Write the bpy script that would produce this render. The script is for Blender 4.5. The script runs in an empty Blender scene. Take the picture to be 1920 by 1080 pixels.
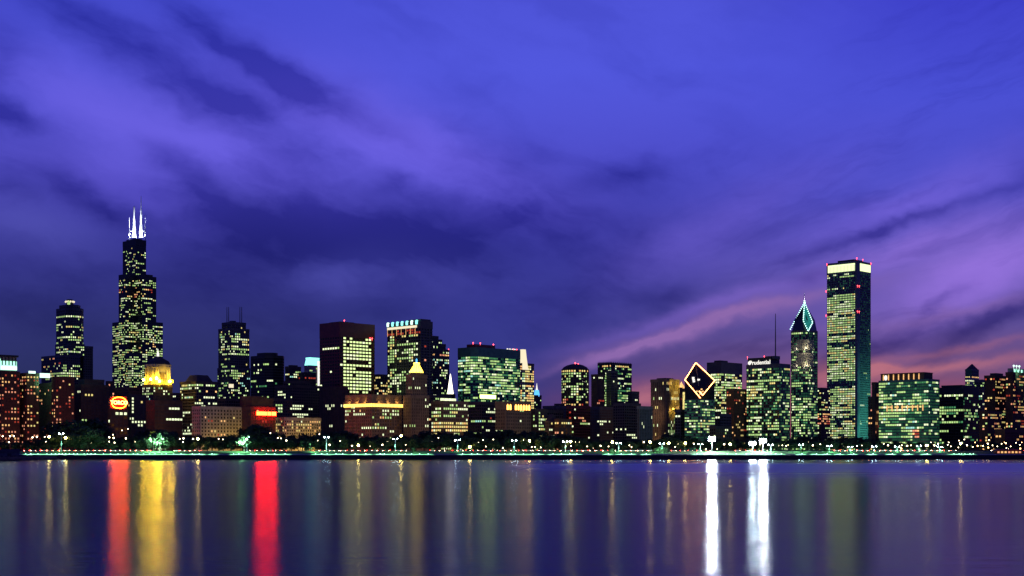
import bpy, math, random
from mathutils import Vector

# ---------------------------------------------------------------- camera, world, exposure
SC = bpy.context.scene
COL = SC.collection
F, CX, HY, CAMZ = 2600.0, 960.0, 844.0, 9.0      # focal length, centre and horizon of the photograph in its own pixels; eye height
cam = bpy.data.objects.new('camera', bpy.data.cameras.new('camera'))
COL.objects.link(cam)
cam.location = (0, 0, CAMZ)
cam.rotation_euler = (math.radians(90), 0, 0)
cam.data.sensor_width = 36.0
cam.data.lens = 36.0 * F / 1920.0
cam.data.shift_y = (HY - 540.0) / 1920.0
cam.data.clip_start, cam.data.clip_end = 0.5, 120000.0
SC.camera = cam
SC.view_settings.view_transform = 'Standard'
SC.view_settings.look = 'None'
SC.view_settings.exposure = 0.0
SC.view_settings.gamma = 1.0
SC.view_settings.use_curve_mapping = False
SC.render.engine = 'CYCLES'
SC.cycles.use_denoising = True
SC.cycles.max_bounces = 5
SC.cycles.diffuse_bounces = 2
SC.cycles.glossy_bounces = 3
SC.cycles.sample_clamp_direct = 0.0
SC.cycles.sample_clamp_indirect = 8.0
SC.cycles.caustics_reflective = False
SC.cycles.caustics_refractive = False


def lin(r, g, b, k=1.0):
    f = lambda c: (c / 255.0 / 12.92) if c <= 10 else ((c / 255.0 + 0.055) / 1.055) ** 2.4
    return (f(r) * k, f(g) * k, f(b) * k)


class E:
    """a float socket with arithmetic that writes Math nodes"""
    tree = None

    def __init__(s, v): s.v = v

    @staticmethod
    def op(o, *a):
        n = E.tree.nodes.new('ShaderNodeMath'); n.operation = o
        for i, x in enumerate(a):
            if isinstance(x, E): x = x.v
            if isinstance(x, (int, float)): n.inputs[i].default_value = x
            else: E.tree.links.new(x, n.inputs[i])
        return E(n.outputs[0])

    def __add__(s, o): return E.op('ADD', s, o)
    __radd__ = __add__
    def __sub__(s, o): return E.op('SUBTRACT', s, o)
    def __rsub__(s, o): return E.op('SUBTRACT', o, s)
    def __mul__(s, o): return E.op('MULTIPLY', s, o)
    __rmul__ = __mul__
    def __truediv__(s, o): return E.op('DIVIDE', s, o)
    def exp(s): return E.op('EXPONENT', s)
    def clamp(s): return E.op('MINIMUM', E.op('MAXIMUM', s, 0.0), 1.0)

    def smooth(s, a, b):
        n = E.tree.nodes.new('ShaderNodeMapRange'); n.interpolation_type = 'SMOOTHSTEP'
        E.tree.links.new(s.v, n.inputs['Value'])
        n.inputs['From Min'].default_value = a; n.inputs['From Max'].default_value = b
        return E(n.outputs['Result'])


def vec(x, y, z=0.0):
    n = E.tree.nodes.new('ShaderNodeCombineXYZ')
    for i, q in enumerate((x, y, z)):
        if isinstance(q, E): E.tree.links.new(q.v, n.inputs[i])
        else: n.inputs[i].default_value = q
    return n.outputs[0]


def noise(v, scale, detail=4.0, rough=0.55, distort=0.0):
    n = E.tree.nodes.new('ShaderNodeTexNoise')
    E.tree.links.new(v, n.inputs['Vector'])
    n.inputs['Scale'].default_value = scale; n.inputs['Detail'].default_value = detail
    n.inputs['Roughness'].default_value = rough; n.inputs['Distortion'].default_value = distort
    return E(n.outputs['Fac'])


def mixc(f, a, b, mode='MIX'):
    n = E.tree.nodes.new('ShaderNodeMix'); n.data_type = 'RGBA'; n.blend_type = mode
    if isinstance(f, E): E.tree.links.new(f.v, n.inputs[0])
    else: n.inputs[0].default_value = f
    for i, q in ((6, a), (7, b)):
        if isinstance(q, tuple): n.inputs[i].default_value = (*q, 1.0)
        else: E.tree.links.new(q, n.inputs[i])
    return n.outputs[2]


def ramp(f, stops):
    n = E.tree.nodes.new('ShaderNodeValToRGB'); cr = n.color_ramp
    while len(cr.elements) < len(stops): cr.elements.new(0.5)
    for el, (p, c) in zip(cr.elements, sorted(stops)):
        el.position = p; el.color = (*c, 1.0)
    E.tree.links.new(f.v, n.inputs[0])
    return n.outputs[0]


def build_sky():
    """twilight after sunset: the glow lies low to the north-west, blue above, thin cloud banks between; laid out by azimuth and elevation"""
    w = bpy.data.worlds.new('World'); SC.world = w; w.use_nodes = True
    E.tree = t = w.node_tree; t.nodes.clear()
    tc = t.nodes.new('ShaderNodeTexCoord')
    sep = t.nodes.new('ShaderNodeSeparateXYZ'); t.links.new(tc.outputs['Generated'], sep.inputs[0])
    x, y, z = (E(sep.outputs[i]) for i in range(3))
    U = E.op('ARCTAN2', x, y) * F                      # azimuth and elevation, 2600 units a radian
    V = E.op('ARCSINE', z) * F
    wv = vec(U * 0.004, V * 0.006)
    w1 = noise(wv, 1.0, 4.0, 0.6) - 0.5
    w2 = noise(vec(U * 0.004 + 31.7, V * 0.006 + 8.1), 1.0, 4.0, 0.6) - 0.5
    w3 = noise(vec(U * 0.017, V * 0.024 + 3.0), 1.0, 5.0, 0.62) - 0.5
    w4 = noise(vec(U * 0.017 + 17.0, V * 0.024), 1.0, 5.0, 0.62) - 0.5
    Uw, Vw = U + w1 * 120.0 + w3 * 34.0, V + w2 * 70.0 + w4 * 18.0

    def spot(px, py, a, b, ang):
        az = math.atan((px - CX) / F); el = math.atan((HY - py) / F * math.cos(az))
        c, s = math.cos(math.radians(ang)), -math.sin(math.radians(ang))
        du, dv = Uw - az * F, Vw - el * F
        p = (du * c + dv * s) * (1.0 / a); q = (dv * c - du * s) * (1.0 / b)
        return E.op('EXPONENT', (p * p + q * q) * -1.0)

    pos = lambda py: max(0.0, min(1.0, (HY - py) / 1700.0))
    fac = (V * (1.0 / 1700.0)).clamp()
    zen = [(0.62, lin(50, 54, 178)), (1.0, lin(30, 34, 110))]
    left = ramp(fac, [(pos(844), lin(38, 42, 82)), (pos(700), lin(44, 49, 100)), (pos(600), lin(48, 51, 117)), (pos(470), lin(58, 58, 150)),
                      (pos(330), lin(82, 78, 195)), (pos(180), lin(82, 84, 214)), (pos(20), lin(70, 78, 210))] + zen)
    mid = ramp(fac, [(pos(844), lin(50, 52, 108)), (pos(700), lin(54, 58, 132)), (pos(560), lin(56, 58, 146)), (pos(420), lin(62, 62, 168)),
                     (pos(300), lin(80, 80, 205)), (pos(150), lin(82, 88, 222)), (pos(10), lin(78, 84, 216))] + zen)
    right = ramp(fac, [(pos(844), lin(150, 78, 92)), (pos(745), lin(150, 82, 104)), (pos(700), lin(112, 80, 126)), (pos(620), lin(92, 78, 150)),
                       (pos(500), lin(94, 84, 178)), (pos(380), lin(80, 80, 198)), (pos(220), lin(74, 80, 212)), (pos(20), lin(58, 60, 198))] + zen)
    f1 = (U + w1 * 260.0).smooth(-620.0, 60.0)
    f2 = (U + w1 * 300.0 + (V - 300.0) * -0.55).smooth(30.0, 620.0)
    f3 = U.smooth(1500.0, 4200.0)
    c = mixc(f1, left, mid)
    c = mixc(f2 * (1.0 - f3), c, right)
    # lighter cloud veils
    veils = [((112, 101, 232), [(760, 275, 300, 66, 20, .9), (220, 225, 240, 50, 20, .6), (240, 340, 130, 50, 20, .6), (450, 270, 220, 60, 22, .55)]),
             ((92, 92, 190), [(625, 515, 110, 36, -6, .55), (60, 430, 130, 50, 12, .4), (780, 500, 180, 50, 5, .3)]),
             ((156, 120, 228), [(1850, 505, 210, 62, -22, .8), (1680, 470, 180, 30, -18, .4), (1300, 590, 240, 16, -15, .3)]),
             ((118, 100, 218), [(1700, 385, 220, 34, -18, .6), (1350, 420, 230, 50, -24, .35)]),
             ((140, 104, 172), [(1310, 622, 230, 15, -13, .75), (1170, 655, 130, 9, -17, .65), (1440, 578, 170, 12, -14, .6), (1760, 590, 190, 13, -10, .5)]),
             ((184, 112, 130), [(1730, 690, 190, 11, -4, .8), (1205, 738, 50, 16, 0, .8), (1545, 704, 50, 22, 0, .8), (1640, 702, 60, 22, 0, .85), (1780, 655, 150, 8, -6, .4)])]
    for col, ls in veils:
        s = None
        for px, py, a, b, ang, k in ls:
            q = spot(px, py, a, b, ang) * k
            s = q if s is None else s + q
        c = mixc(s.clamp(), c, lin(*col))
    # dark cloud banks
    banks = [(230, 85, 270, 44, 26, 1.0), (440, 185, 60, 24, 24, .35), (590, 172, 170, 24, 24, 1.0), (390, 60, 170, 34, 30, .65), (-25, 105, 60, 85, 5, .45), (15, 212, 70, 17, 12, .8),
             (15, 345, 60, 28, 20, .55), (140, 362, 85, 26, 24, .8), (215, 402, 80, 15, 14, .5), (365, 350, 95, 26, 40, .75), (560, 420, 260, 55, 12, .75),
             (470, 460, 120, 50, 20, .4), (720, 440, 240, 85, -8, .55), (930, 480, 300, 90, 0, .2), (430, 520, 260, 60, 8, .35), (330, 290, 60, 22, 30, .4), (735, 345, 28, 24, 0, .45), (965, 290, 75, 40, 15, .45), (1135, 340, 90, 24, -6, .55),
             (1010, 420, 260, 90, -12, .35), (1680, 420, 165, 11, -17, .9), (1885, 350, 90, 22, -26, .5), (1530, 520, 60, 18, -12, .55), (1245, 556, 52, 24, -4, .6),
             (1860, 605, 120, 20, -26, .8), (1690, 640, 170, 20, -14, .55), (1765, 560, 60, 9, -30, .5), (1080, 560, 90, 40, -20, .3), (1440, 655, 120, 12, -8, .5)]
    d = None
    for px, py, a, b, ang, k in banks:
        q = spot(px, py, a, b, ang) * k
        d = q if d is None else d + q
    # wind-drawn streaks
    ca, sa = math.cos(math.radians(17)), math.sin(math.radians(17))
    along, across = U * ca + V * sa, V * ca - U * sa
    st = noise(vec(along * 0.0022, across * 0.013 + w1 * 1.2), 1.0, 5.0, 0.6)
    cb, sb = math.cos(math.radians(20)), math.sin(math.radians(20))
    cl = noise(vec((U * cb - V * sb) * 0.0026 + w1 * 0.5, (V * cb + U * sb) * 0.0085 + w2 * 0.9), 1.0, 5.0, 0.56)
    d = d * (0.62 + cl.smooth(0.30, 0.70) * 0.62) + f2 * (st - 0.5).smooth(-0.02, 0.18) * 0.36 + (1.0 - f2) * (cl - 0.5).smooth(-0.06, 0.2) * 0.24
    mo = noise(vec(Uw * 0.0034 + 5.0, Vw * 0.0062), 1.0, 5.0, 0.58)
    d = d + (1.0 - f2 * 0.6) * (mo - 0.5).smooth(-0.04, 0.18) * V.smooth(60.0, 260.0) * (1.0 - V.smooth(520.0, 820.0)) * 0.34
    c = mixc(d.clamp(), c, mixc(1.0, c, (0.36, 0.37, 0.56), 'MULTIPLY'))
    hs = noise(vec(along * 0.004, across * 0.03), 1.0, 5.0, 0.6)
    c = mixc((hs - 0.5).smooth(0.0, 0.22) * f2 * 0.16, c, mixc(1.0, c, (1.45, 1.35, 1.22), 'MULTIPLY'))
    bg = t.nodes.new('ShaderNodeBackground'); t.links.new(c, bg.inputs[0]); bg.inputs[1].default_value = 1.0
    out = t.nodes.new('ShaderNodeOutputWorld'); t.links.new(bg.outputs[0], out.inputs[0])
    w.cycles.sampling_method = 'MANUAL'; w.cycles.sample_map_resolution = 512


build_sky()
RNG = random.Random(7)


# ---------------------------------------------------------------- materials
def mat(name, base, rough=0.7, vary=0.25, scale=0.15, metal=0.0, spec=0.4):
    m = bpy.data.materials.new(name); m.use_nodes = True
    E.tree = t = m.node_tree
    b = t.nodes['Principled BSDF']
    b.inputs['Roughness'].default_value = rough; b.inputs['Metallic'].default_value = metal
    b.inputs['Specular IOR Level'].default_value = spec
    if vary:
        g = t.nodes.new('ShaderNodeTexCoord')
        n = noise(g.outputs['Object'], scale, 4.0, 0.6)
        lo = tuple(c * (1 - vary) for c in base); hi = tuple(min(1, c * (1 + vary)) for c in base)
        t.links.new(mixc(n.smooth(0.3, 0.7), lo, hi), b.inputs['Base Color'])
    else:
        b.inputs['Base Color'].default_value = (*base, 1)
    return m


def glow(name, col, k, sample='NONE', vary=0.0):
    m = bpy.data.materials.new(name); m.use_nodes = True
    E.tree = t = m.node_tree; t.nodes.clear()
    e = t.nodes.new('ShaderNodeEmission'); e.inputs[0].default_value = (*col, 1); e.inputs[1].default_value = k
    if vary:      # rooms differ a little in brightness
        g = t.nodes.new('ShaderNodeTexCoord')
        n = noise(g.outputs['Object'], 0.21, 2.0, 0.7)
        t.links.new((n.smooth(0.25, 0.75) * (2 * vary) + (1 - vary)).__mul__(k).v, e.inputs[1])
    o = t.nodes.new('ShaderNodeOutputMaterial'); t.links.new(e.outputs[0], o.inputs[0])
    m.cycles.emission_sampling = sample
    return m


M = {}
M['glass'] = mat('dark_glass', (0.010, 0.012, 0.016), 0.12, 0.2, 0.3, spec=0.35)
M['blackmetal'] = mat('black_anodised_metal', (0.018, 0.020, 0.020), 0.6)
M['glowgreenmetal'] = mat('green_metal_with_window_glow', (0.045, 0.13, 0.095), 0.5)  # green sheen of the lit windows is put into this frame colour
M['greymetal'] = mat('grey_metal', (0.055, 0.058, 0.062), 0.55)
M['stone'] = mat('brown_limestone', (0.150, 0.105, 0.070), 0.85)
M['darkstone'] = mat('dark_weathered_stone', (0.070, 0.050, 0.038), 0.85)
M['brick'] = mat('dark_red_brick', (0.095, 0.034, 0.021), 0.9)
M['brownbrick'] = mat('brown_brick', (0.085, 0.047, 0.028), 0.9)
M['redsteel'] = mat('dark_red_painted_steel', (0.13, 0.016, 0.012), 0.5)
M['granite'] = mat('dark_granite', (0.050, 0.045, 0.044), 0.5)
M['pale'] = mat('pale_stone', (0.300, 0.270, 0.210), 0.8)
M['marble'] = mat('pale_granite_cladding', (0.110, 0.120, 0.115), 0.6)
M['white'] = mat('white_painted_steel', (0.75, 0.77, 0.80), 0.5)
M['roof'] = mat('roof_gravel', (0.040, 0.040, 0.042), 0.95)
M['tealglass'] = mat('teal_glass', (0.012, 0.075, 0.068), 0.2)
M['copper'] = mat('dark_slate_roof', (0.040, 0.034, 0.036), 0.8)
# lit rooms, and unlit panes that carry painted glow
M['w_green'] = glow('lit_window_greenish', (0.46, 0.70, 0.24), 1.12, vary=0.35)
M['w_white'] = glow('lit_window_white', (0.82, 0.92, 0.54), 1.4, vary=0.3)
M['w_yellow'] = glow('lit_window_yellow', (0.82, 0.66, 0.22), 1.2, vary=0.35)
M['w_warm'] = glow('lit_window_warm', (1.0, 0.54, 0.20), 1.2, vary=0.4)
M['w_pink'] = glow('lit_window_rosy', (1.0, 0.38, 0.22), 1.0, vary=0.45)
M['w_red'] = glow('lit_window_dim_red', (0.62, 0.07, 0.04), 0.7, vary=0.4)
M['w_dim'] = glow('dimly_lit_window_green', (0.10, 0.40, 0.16), 0.6, vary=0.45)
M['glow_faint'] = glow('painted_glow_pane_teal', (0.03, 0.15, 0.08), 0.42, vary=0.4)  # window bloom and city glow painted into unlit panes as emission
M['w_cyan'] = glow('lit_window_cyan', (0.45, 0.95, 0.80), 0.9, vary=0.3)
M['glow_amber'] = glow('painted_glow_pane_amber', (0.30, 0.12, 0.04), 0.14, vary=0.4)  # warm street light on the walls, painted into dark panes as emission
# lamps and signs
M['l_red'] = glow('aviation_lamp_red', (1.0, 0.06, 0.07), 9.0)
M['l_yellow'] = glow('street_lamp_sodium', (1.0, 0.70, 0.16), 150.0, 'FRONT')
M['l_small'] = glow('street_lamp_warm', (1.0, 0.80, 0.48), 16.0, 'FRONT')
M['l_orange'] = glow('street_lamp_orange', (1.0, 0.50, 0.16), 18.0, 'FRONT')
M['l_merc'] = glow('mercury_lamp', (0.62, 0.88, 1.0), 120.0, 'FRONT')
M['l_flood'] = glow('floodlight_lamp', (0.86, 0.93, 1.0), 2000.0, 'FRONT')
M['l_floodblue'] = glow('bluish_floodlight_lamp', (0.72, 0.90, 1.0), 700.0, 'FRONT')
M['l_beacon'] = glow('beacon_lantern_glass', (1.0, 0.68, 0.06), 7.0, 'FRONT')
M['l_straus'] = glow('temple_floodlight', (1.0, 0.60, 0.02), 330.0, 'FRONT')
M['s_red'] = glow('red_neon', (1.0, 0.010, 0.002), 112.0, 'FRONT')
M['s_oval'] = glow('orange_red_neon', (1.0, 0.05, 0.002), 150.0, 'FRONT')
M['s_ovaltext'] = glow('orange_neon', (1.0, 0.16, 0.03), 34.0, 'FRONT')
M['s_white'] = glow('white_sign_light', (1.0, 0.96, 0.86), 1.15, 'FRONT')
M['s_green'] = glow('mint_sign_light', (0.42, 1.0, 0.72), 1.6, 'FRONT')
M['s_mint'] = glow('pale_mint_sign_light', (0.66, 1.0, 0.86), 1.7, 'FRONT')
M['s_diamond'] = glow('diamond_edge_lamp', (1.0, 0.32, 0.08), 17.0, 'FRONT')
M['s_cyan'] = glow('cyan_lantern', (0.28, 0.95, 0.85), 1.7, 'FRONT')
M['s_blue'] = glow('blue_spire_light', (0.10, 0.45, 0.95), 1.6, 'FRONT')
M['s_cream'] = glow('cream_glow', (1.0, 0.88, 0.60), 1.0, 'FRONT')  # lanterns; on the curved sweep, floodlighting put into the surface as glow
M['s_gold'] = glow('gold_cornice_light', (1.0, 0.56, 0.10), 3.2, 'FRONT')
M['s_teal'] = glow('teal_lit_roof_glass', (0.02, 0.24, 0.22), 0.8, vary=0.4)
M['s_crown'] = glow('crown_band_light', (0.74, 0.86, 0.44), 1.7, 'FRONT')
M['s_lime'] = glow('lime_white_lobby_light', (0.62, 0.85, 0.16), 8.0, 'FRONT')
M['s_spire'] = glow('spire_floodlit_glow', (1.0, 0.92, 0.70), 4.0, 'FRONT')  # floodlighting on the spire is put into its surface as glow
M['s_arch'] = glow('arch_light', (1.0, 0.42, 0.08), 4.5, 'FRONT')
M['w_bright'] = glow('bright_office_window', (0.62, 0.80, 0.32), 1.75, vary=0.25)
M['s_edge'] = glow('mint_edge_lamp', (0.55, 1.0, 0.90), 3.0, 'FRONT')

PAL = {
    'of': [('w_green', 8), ('w_white', 2), ('w_dim', 2)],
    'ofy': [('w_green', 7), ('w_yellow', 2), ('w_white', 3)],
    'ofw': [('w_white', 5), ('w_green', 4), ('w_cyan', 1)],
    'white': [('w_white', 1)],
    'brt': [('w_bright', 5), ('w_white', 1)],
    'green': [('w_green', 7), ('w_dim', 4), ('w_white', 3), ('w_cyan', .5)],
    'hot': [('w_pink', 5), ('w_red', 4), ('w_warm', 3), ('w_yellow', 1)],
    'res': [('w_warm', 5), ('w_pink', 3), ('w_yellow', 3), ('w_green', 1), ('w_red', 2)],
    'yel': [('w_yellow', 6), ('w_warm', 3), ('w_white', 1)],
    'red': [('w_red', 1)],
    'mix': [('w_white', 4), ('w_green', 4), ('w_yellow', 1), ('w_warm', 1.5)],
    'amber': [('glow_amber', 1)],
}


def pick(r, pal):
    ps = PAL[pal]; tot = sum(k for _, k in ps); x = r.random() * tot
    for n, k in ps:
        x -= k
        if x <= 0: return n
    return ps[-1][0]


# ---------------------------------------------------------------- mesh helpers
class MB:
    def __init__(s): s.v, s.f, s.mi = [], [], []

    def add(s, vs, fs, mi=0):
        o = len(s.v); s.v += [tuple(p) for p in vs]
        for f in fs: s.f.append(tuple(o + i for i in f)); s.mi.append(mi)

    def prism(s, poly, z0, z1, mi=0, top=None):
        """CCW footprint raised from z0 to z1; top: another footprint for the upper end"""
        n = len(poly); t = top or poly
        vs = [(p[0], p[1], z0) for p in poly] + [(p[0], p[1], z1) for p in t]
        fs = [(i, (i + 1) % n, n + (i + 1) % n, n + i) for i in range(n)] + [tuple(range(n - 1, -1, -1)), tuple(range(n, 2 * n))]
        s.add(vs, fs, mi)

    def box(s, x0, x1, y0, y1, z0, z1, mi=0):
        s.prism([(x0, y0), (x1, y0), (x1, y1), (x0, y1)], z0, z1, mi)

    def tube(s, p0, p1, r0, r1=None, n=6, mi=0):
        r1 = r0 if r1 is None else r1
        a, b = Vector(p0), Vector(p1); d = (b - a).normalized()
        u = d.orthogonal().normalized(); w = d.cross(u)
        vs = []
        for c, r in ((a, r0), (b, r1)):
            for i in range(n):
                q = c + (u * math.cos(2 * math.pi * i / n) + w * math.sin(2 * math.pi * i / n)) * r
                vs.append(q)
        fs = [(i, (i + 1) % n, n + (i + 1) % n, n + i) for i in range(n)] + [tuple(range(n - 1, -1, -1)), tuple(range(n, 2 * n))]
        s.add(vs, fs, mi)

    def lathe(s, prof, c=(0, 0, 0), n=10, mi=0):
        """profile of (radius, z) pairs round a vertical axis"""
        vs, fs = [], []
        for r, z in prof:
            for i in range(n):
                t = 2 * math.pi * i / n
                vs.append((c[0] + r * math.cos(t), c[1] + r * math.sin(t), c[2] + z))
        for k in range(len(prof) - 1):
            for i in range(n):
                fs.append((k * n + i, k * n + (i + 1) % n, (k + 1) * n + (i + 1) % n, (k + 1) * n + i))
        fs.append(tuple(range(n - 1, -1, -1))); fs.append(tuple((len(prof) - 1) * n + i for i in range(n)))
        s.add(vs, fs, mi)

    def ball(s, c, r, n=8, k=5, mi=0, sz=1.0):
        s.lathe([(max(r * math.sin(math.pi * j / k), r * 0.02), -r * sz * math.cos(math.pi * j / k)) for j in range(k + 1)], c, n, mi)

    def mesh(s, name, mats):
        me = bpy.data.meshes.new(name)
        me.from_pydata(s.v, [], s.f)
        for m in mats: me.materials.append(M[m] if isinstance(m, str) else m)
        if len(mats) > 1: me.polygons.foreach_set('material_index', s.mi)
        me.update()
        return me


def obj(name, me, parent=None, loc=(0, 0, 0), kind=None):
    o = bpy.data.objects.new(name, me); COL.objects.link(o)
    o.location = loc
    if parent is not None: o.parent = parent
    if kind: o['kind'] = kind
    return o


def tag(o, label, cat, group=None):
    o['label'] = label; o['category'] = cat
    if group: o['group'] = group
    return o


def thing(name, label, cat, loc=(0, 0, 0), rz=0.0, group=None):
    o = bpy.data.objects.new(name, None); COL.objects.link(o)
    o.location = loc; o.rotation_euler = (0, 0, rz); o.empty_display_size = 1.0
    return tag(o, label, cat, group)


def lamp(parent, loc, col, power, radius=0.6, tilt=0.0, cone=165.0):
    """an unseen spot added beside PARENT and aimed away from the water, tilted up by TILT degrees"""
    l = bpy.data.lights.new('floodlight', 'SPOT'); l.color = col; l.energy = power; l.shadow_soft_size = radius
    l.spot_size = math.radians(cone); l.spot_blend = 0.4
    o = bpy.data.objects.new('floodlight', l); COL.objects.link(o); o.parent = parent; o.location = loc
    o.rotation_euler = (math.radians(90 + tilt), 0, -parent.rotation_euler.z)
    return o


def offset(poly, d):
    """convex CCW footprint grown outward by d"""
    n = len(poly); out = []
    for i in range(n):
        p0, p1, p2 = Vector(poly[i - 1]).to_2d(), Vector(poly[i]).to_2d(), Vector(poly[(i + 1) % n]).to_2d()
        e1, e2 = (p1 - p0).normalized(), (p2 - p1).normalized()
        n1, n2 = Vector((e1.y, -e1.x)), Vector((e2.y, -e2.x))
        b = (n1 + n2); b = b / max(b.length_squared / 2, 0.15)
        out.append(tuple(p1 + b * d))
    return out


# ---------------------------------------------------------------- buildings
GA = math.radians(46.05)          # the street grid against the line of sight: local +x runs north, +y west
CA, SA = math.cos(GA), math.sin(GA)
GZ = 8.0                          # street level


def wx(px, Y): return (px - CX) / F * Y
def wz(py, Y): return CAMZ + (HY - py) / F * Y


FOOT = []


class B:
    """one building: an Empty at its corner nearest the camera, local +x along its east face, +y along its south face"""

    def __init__(s, name, label, L, C, R, top, Y, cat='building'):
        s.Y, s.xc, s.top = Y, wx(C, Y), top
        s.root = thing(name, label, cat, (s.xc, Y, GZ), GA)
        s.poly = s.rect(L, C, R)
        s.wr, s.wl = s.poly[1][0], s.poly[3][1]
        s.h = s.z(top)
        s.r = random.Random(sum(ord(c) * (i + 3) for i, c in enumerate(label)) % 10007)
        FOOT.append((name, label, s))

    def z(s, py): return wz(py, s.Y) - GZ

    def zc(s, py, c):
        """height that shows at row py for a point over local (x, y)"""
        return wz(py, s.Y + c[0] * SA + c[1] * CA) - GZ

    def rect(s, L, C, R, Y=None, d=None):
        """footprint whose corner, left and right ends show at the photograph's columns L, C, R"""
        Y = Y or s.Y
        xc = wx(C, Y); tr, tl = (R - CX) / F, (L - CX) / F
        wr = (tr * Y - xc) / (CA - tr * SA)
        wl = (xc - tl * Y) / (SA + tl * CA)
        dx, dy = xc - s.xc, Y - s.Y
        ox, oy = dx * CA + dy * SA, -dx * SA + dy * CA
        wr, wl = max(wr, 2.0), max(wl, 2.0)
        return [(ox, oy), (ox + wr, oy), (ox + wr, oy + wl), (ox, oy + wl)]

    def frac(s, x0, x1, y0, y1):
        return [(s.wr * x0, s.wl * y0), (s.wr * x1, s.wl * y0), (s.wr * x1, s.wl * y1), (s.wr * x0, s.wl * y1)]

    def chamfer(s, poly, c):
        out = []
        n = len(poly)
        for i in range(n):
            p0, p1, p2 = (Vector(q) for q in (poly[i - 1], poly[i], poly[(i + 1) % n]))
            k1 = min(c, (p1 - p0).length * .45); k2 = min(c, (p2 - p1).length * .45)
            out.append(tuple(p1 - (p1 - p0).normalized() * k1)); out.append(tuple(p1 + (p2 - p1).normalized() * k2))
        return out

    def nose(s, poly, c):
        """footprint with only its nearest corner cut off"""
        p = poly[0]
        return [(p[0] + c, p[1])] + list(poly[1:]) + [(p[0], p[1] + c)]

    def part(s, name, mb, mats, kind=None): return obj(name, mb.mesh(name, mats), s.root, kind=kind)

    def tier(s, poly, py0, py1, wall='glass', frame='blackmetal', bay=3.6, fl=3.9, sp=.42, pf=.24, proud=.35, p=.4, pal='of', zones=(), coh=.45,
             run=.42, single=False, crown=3.0, dim=0.0, dimpal=None, parapet=1.2, piers=True, z0=None, z1=None):
        """one block of storeys: recessed wall, a spandrel a floor, piers, lit panes, dimpal panes of painted glow. zones: (face, u0, u1, py top, py bottom, chance, palette)"""
        r = s.r
        z0 = (0.0 if py0 is None else s.z(py0)) if z0 is None else z0
        z1 = s.z(py1) if z1 is None else z1
        n = max(1, round((z1 - z0 - crown) / fl)); fh = (z1 - z0 - crown) / n; zt = z1 - crown
        mb = MB(); mb.prism(poly, z0, z1); s.part('wall', mb, [wall])
        big = offset(poly, proud)
        mb = MB(); mb.prism(big, 0, fh * sp); sm = mb.mesh('spandrel', [frame])
        for k in range(n): obj('spandrel', sm, s.root, (0, 0, z0 + k * fh))
        mb = MB(); mb.prism(offset(poly, proud + .12), zt, z1 + parapet); s.part('parapet', mb, [frame])
        # which sides can be seen
        cam_l = Vector((-s.xc * CA - s.Y * SA, s.xc * SA - s.Y * CA))
        N = len(poly); pm = MB(); wm = {}; wshare = {}
        for i in range(N):
            a, b = Vector(poly[i]), Vector(poly[(i + 1) % N]); e = b - a; ln = e.length
            if ln < 1.0: continue
            e = e / ln; nrm = Vector((e.y, -e.x))
            view = (cam_l - (a + b) / 2).normalized().dot(nrm)
            if view < -0.35: continue
            face = 'L' if nrm.x < nrm.y else 'R'
            if abs(nrm.x - nrm.y) < .3: face = 'C'
            nb = max(1, round(ln / bay)); bw = ln / nb
            if piers:
                hw = bw * pf / 2; q = proud + .07
                for j in range(nb + 1):
                    u0, u1 = max(j * bw - hw, 0), min(j * bw + hw, ln)
                    c = [a + e * u0, a + e * u1]
                    pm.prism([tuple(c[0] + nrm * q), tuple(c[1] + nrm * q), tuple(c[1] - nrm * .2), tuple(c[0] - nrm * .2)], z0, zt + .15)
            g = .06
            for k in range(n):
                za, zb = z0 + k * fh + fh * sp, z0 + (k + 1) * fh
                if zb <= za: continue
                py = HY - ((za + zb) / 2 + GZ - CAMZ) * F / s.Y
                rowr = (r.random() * 2 - 1) * 1.8
                lit, m, zone_was = None, None, None
                for j in range(nb):
                    u = (j + .5) / nb; pp, pl, zn = p, pal, 0
                    if callable(p): pp = p(face, u, py)
                    for (zf, ua, ub, ya, yb, zp, zpal) in zones:
                        if (zf == '*' or face in zf) and ua <= u <= ub and ya <= py <= yb:
                            pp, pl, zn = zp, zpal or pal, (ya, ua); break
                    prob = pp if pp >= .97 or pp <= 0 else min(.97, pp * max(0, 1 + coh * rowr * max(0, 1.05 - pp)))
                    if zn != zone_was: lit, zone_was = None, zn
                    if lit is None or r.random() > run or (pp <= 0 and lit) or pp >= .97:
                        lit = r.random() < prob
                        m = pick(r, pl) if lit else None
                    elif lit and r.random() < .25: m = pick(r, pl)
                    mm = m if lit else (dimpal if dimpal and r.random() < dim else None)
                    if not mm: continue
                    hw = bw * pf / 2
                    u0, u1 = j * bw + hw, (j + 1) * bw - hw
                    if single and lit:
                        key = (i, mm)
                        if key not in wshare:
                            q = MB(); p0, p1 = e * 0, e * (u1 - u0)
                            q.add([(p0.x, p0.y, 0), (p1.x, p1.y, 0), (p1.x, p1.y, zb - za), (p0.x, p0.y, zb - za)], [(0, 1, 2, 3)])
                            wshare[key] = q.mesh('window', [mm])
                        w = a + e * u0 + nrm * g
                        obj('window', wshare[key], s.root, (w.x, w.y, za))
                    else:
                        c0, c1 = a + e * u0 + nrm * g, a + e * u1 + nrm * g
                        W = wm.setdefault(k, (MB(), []))
                        if mm not in W[1]: W[1].append(mm)
                        W[0].add([(c0.x, c0.y, za), (c1.x, c1.y, za), (c1.x, c1.y, zb), (c0.x, c0.y, zb)], [(0, 1, 2, 3)], W[1].index(mm))
        if pm.v: s.part('pier_grid', pm, [frame], 'stuff')
        for k, (q, ms) in wm.items(): s.part('window_band', q, ms, 'stuff')
        return z1

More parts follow.
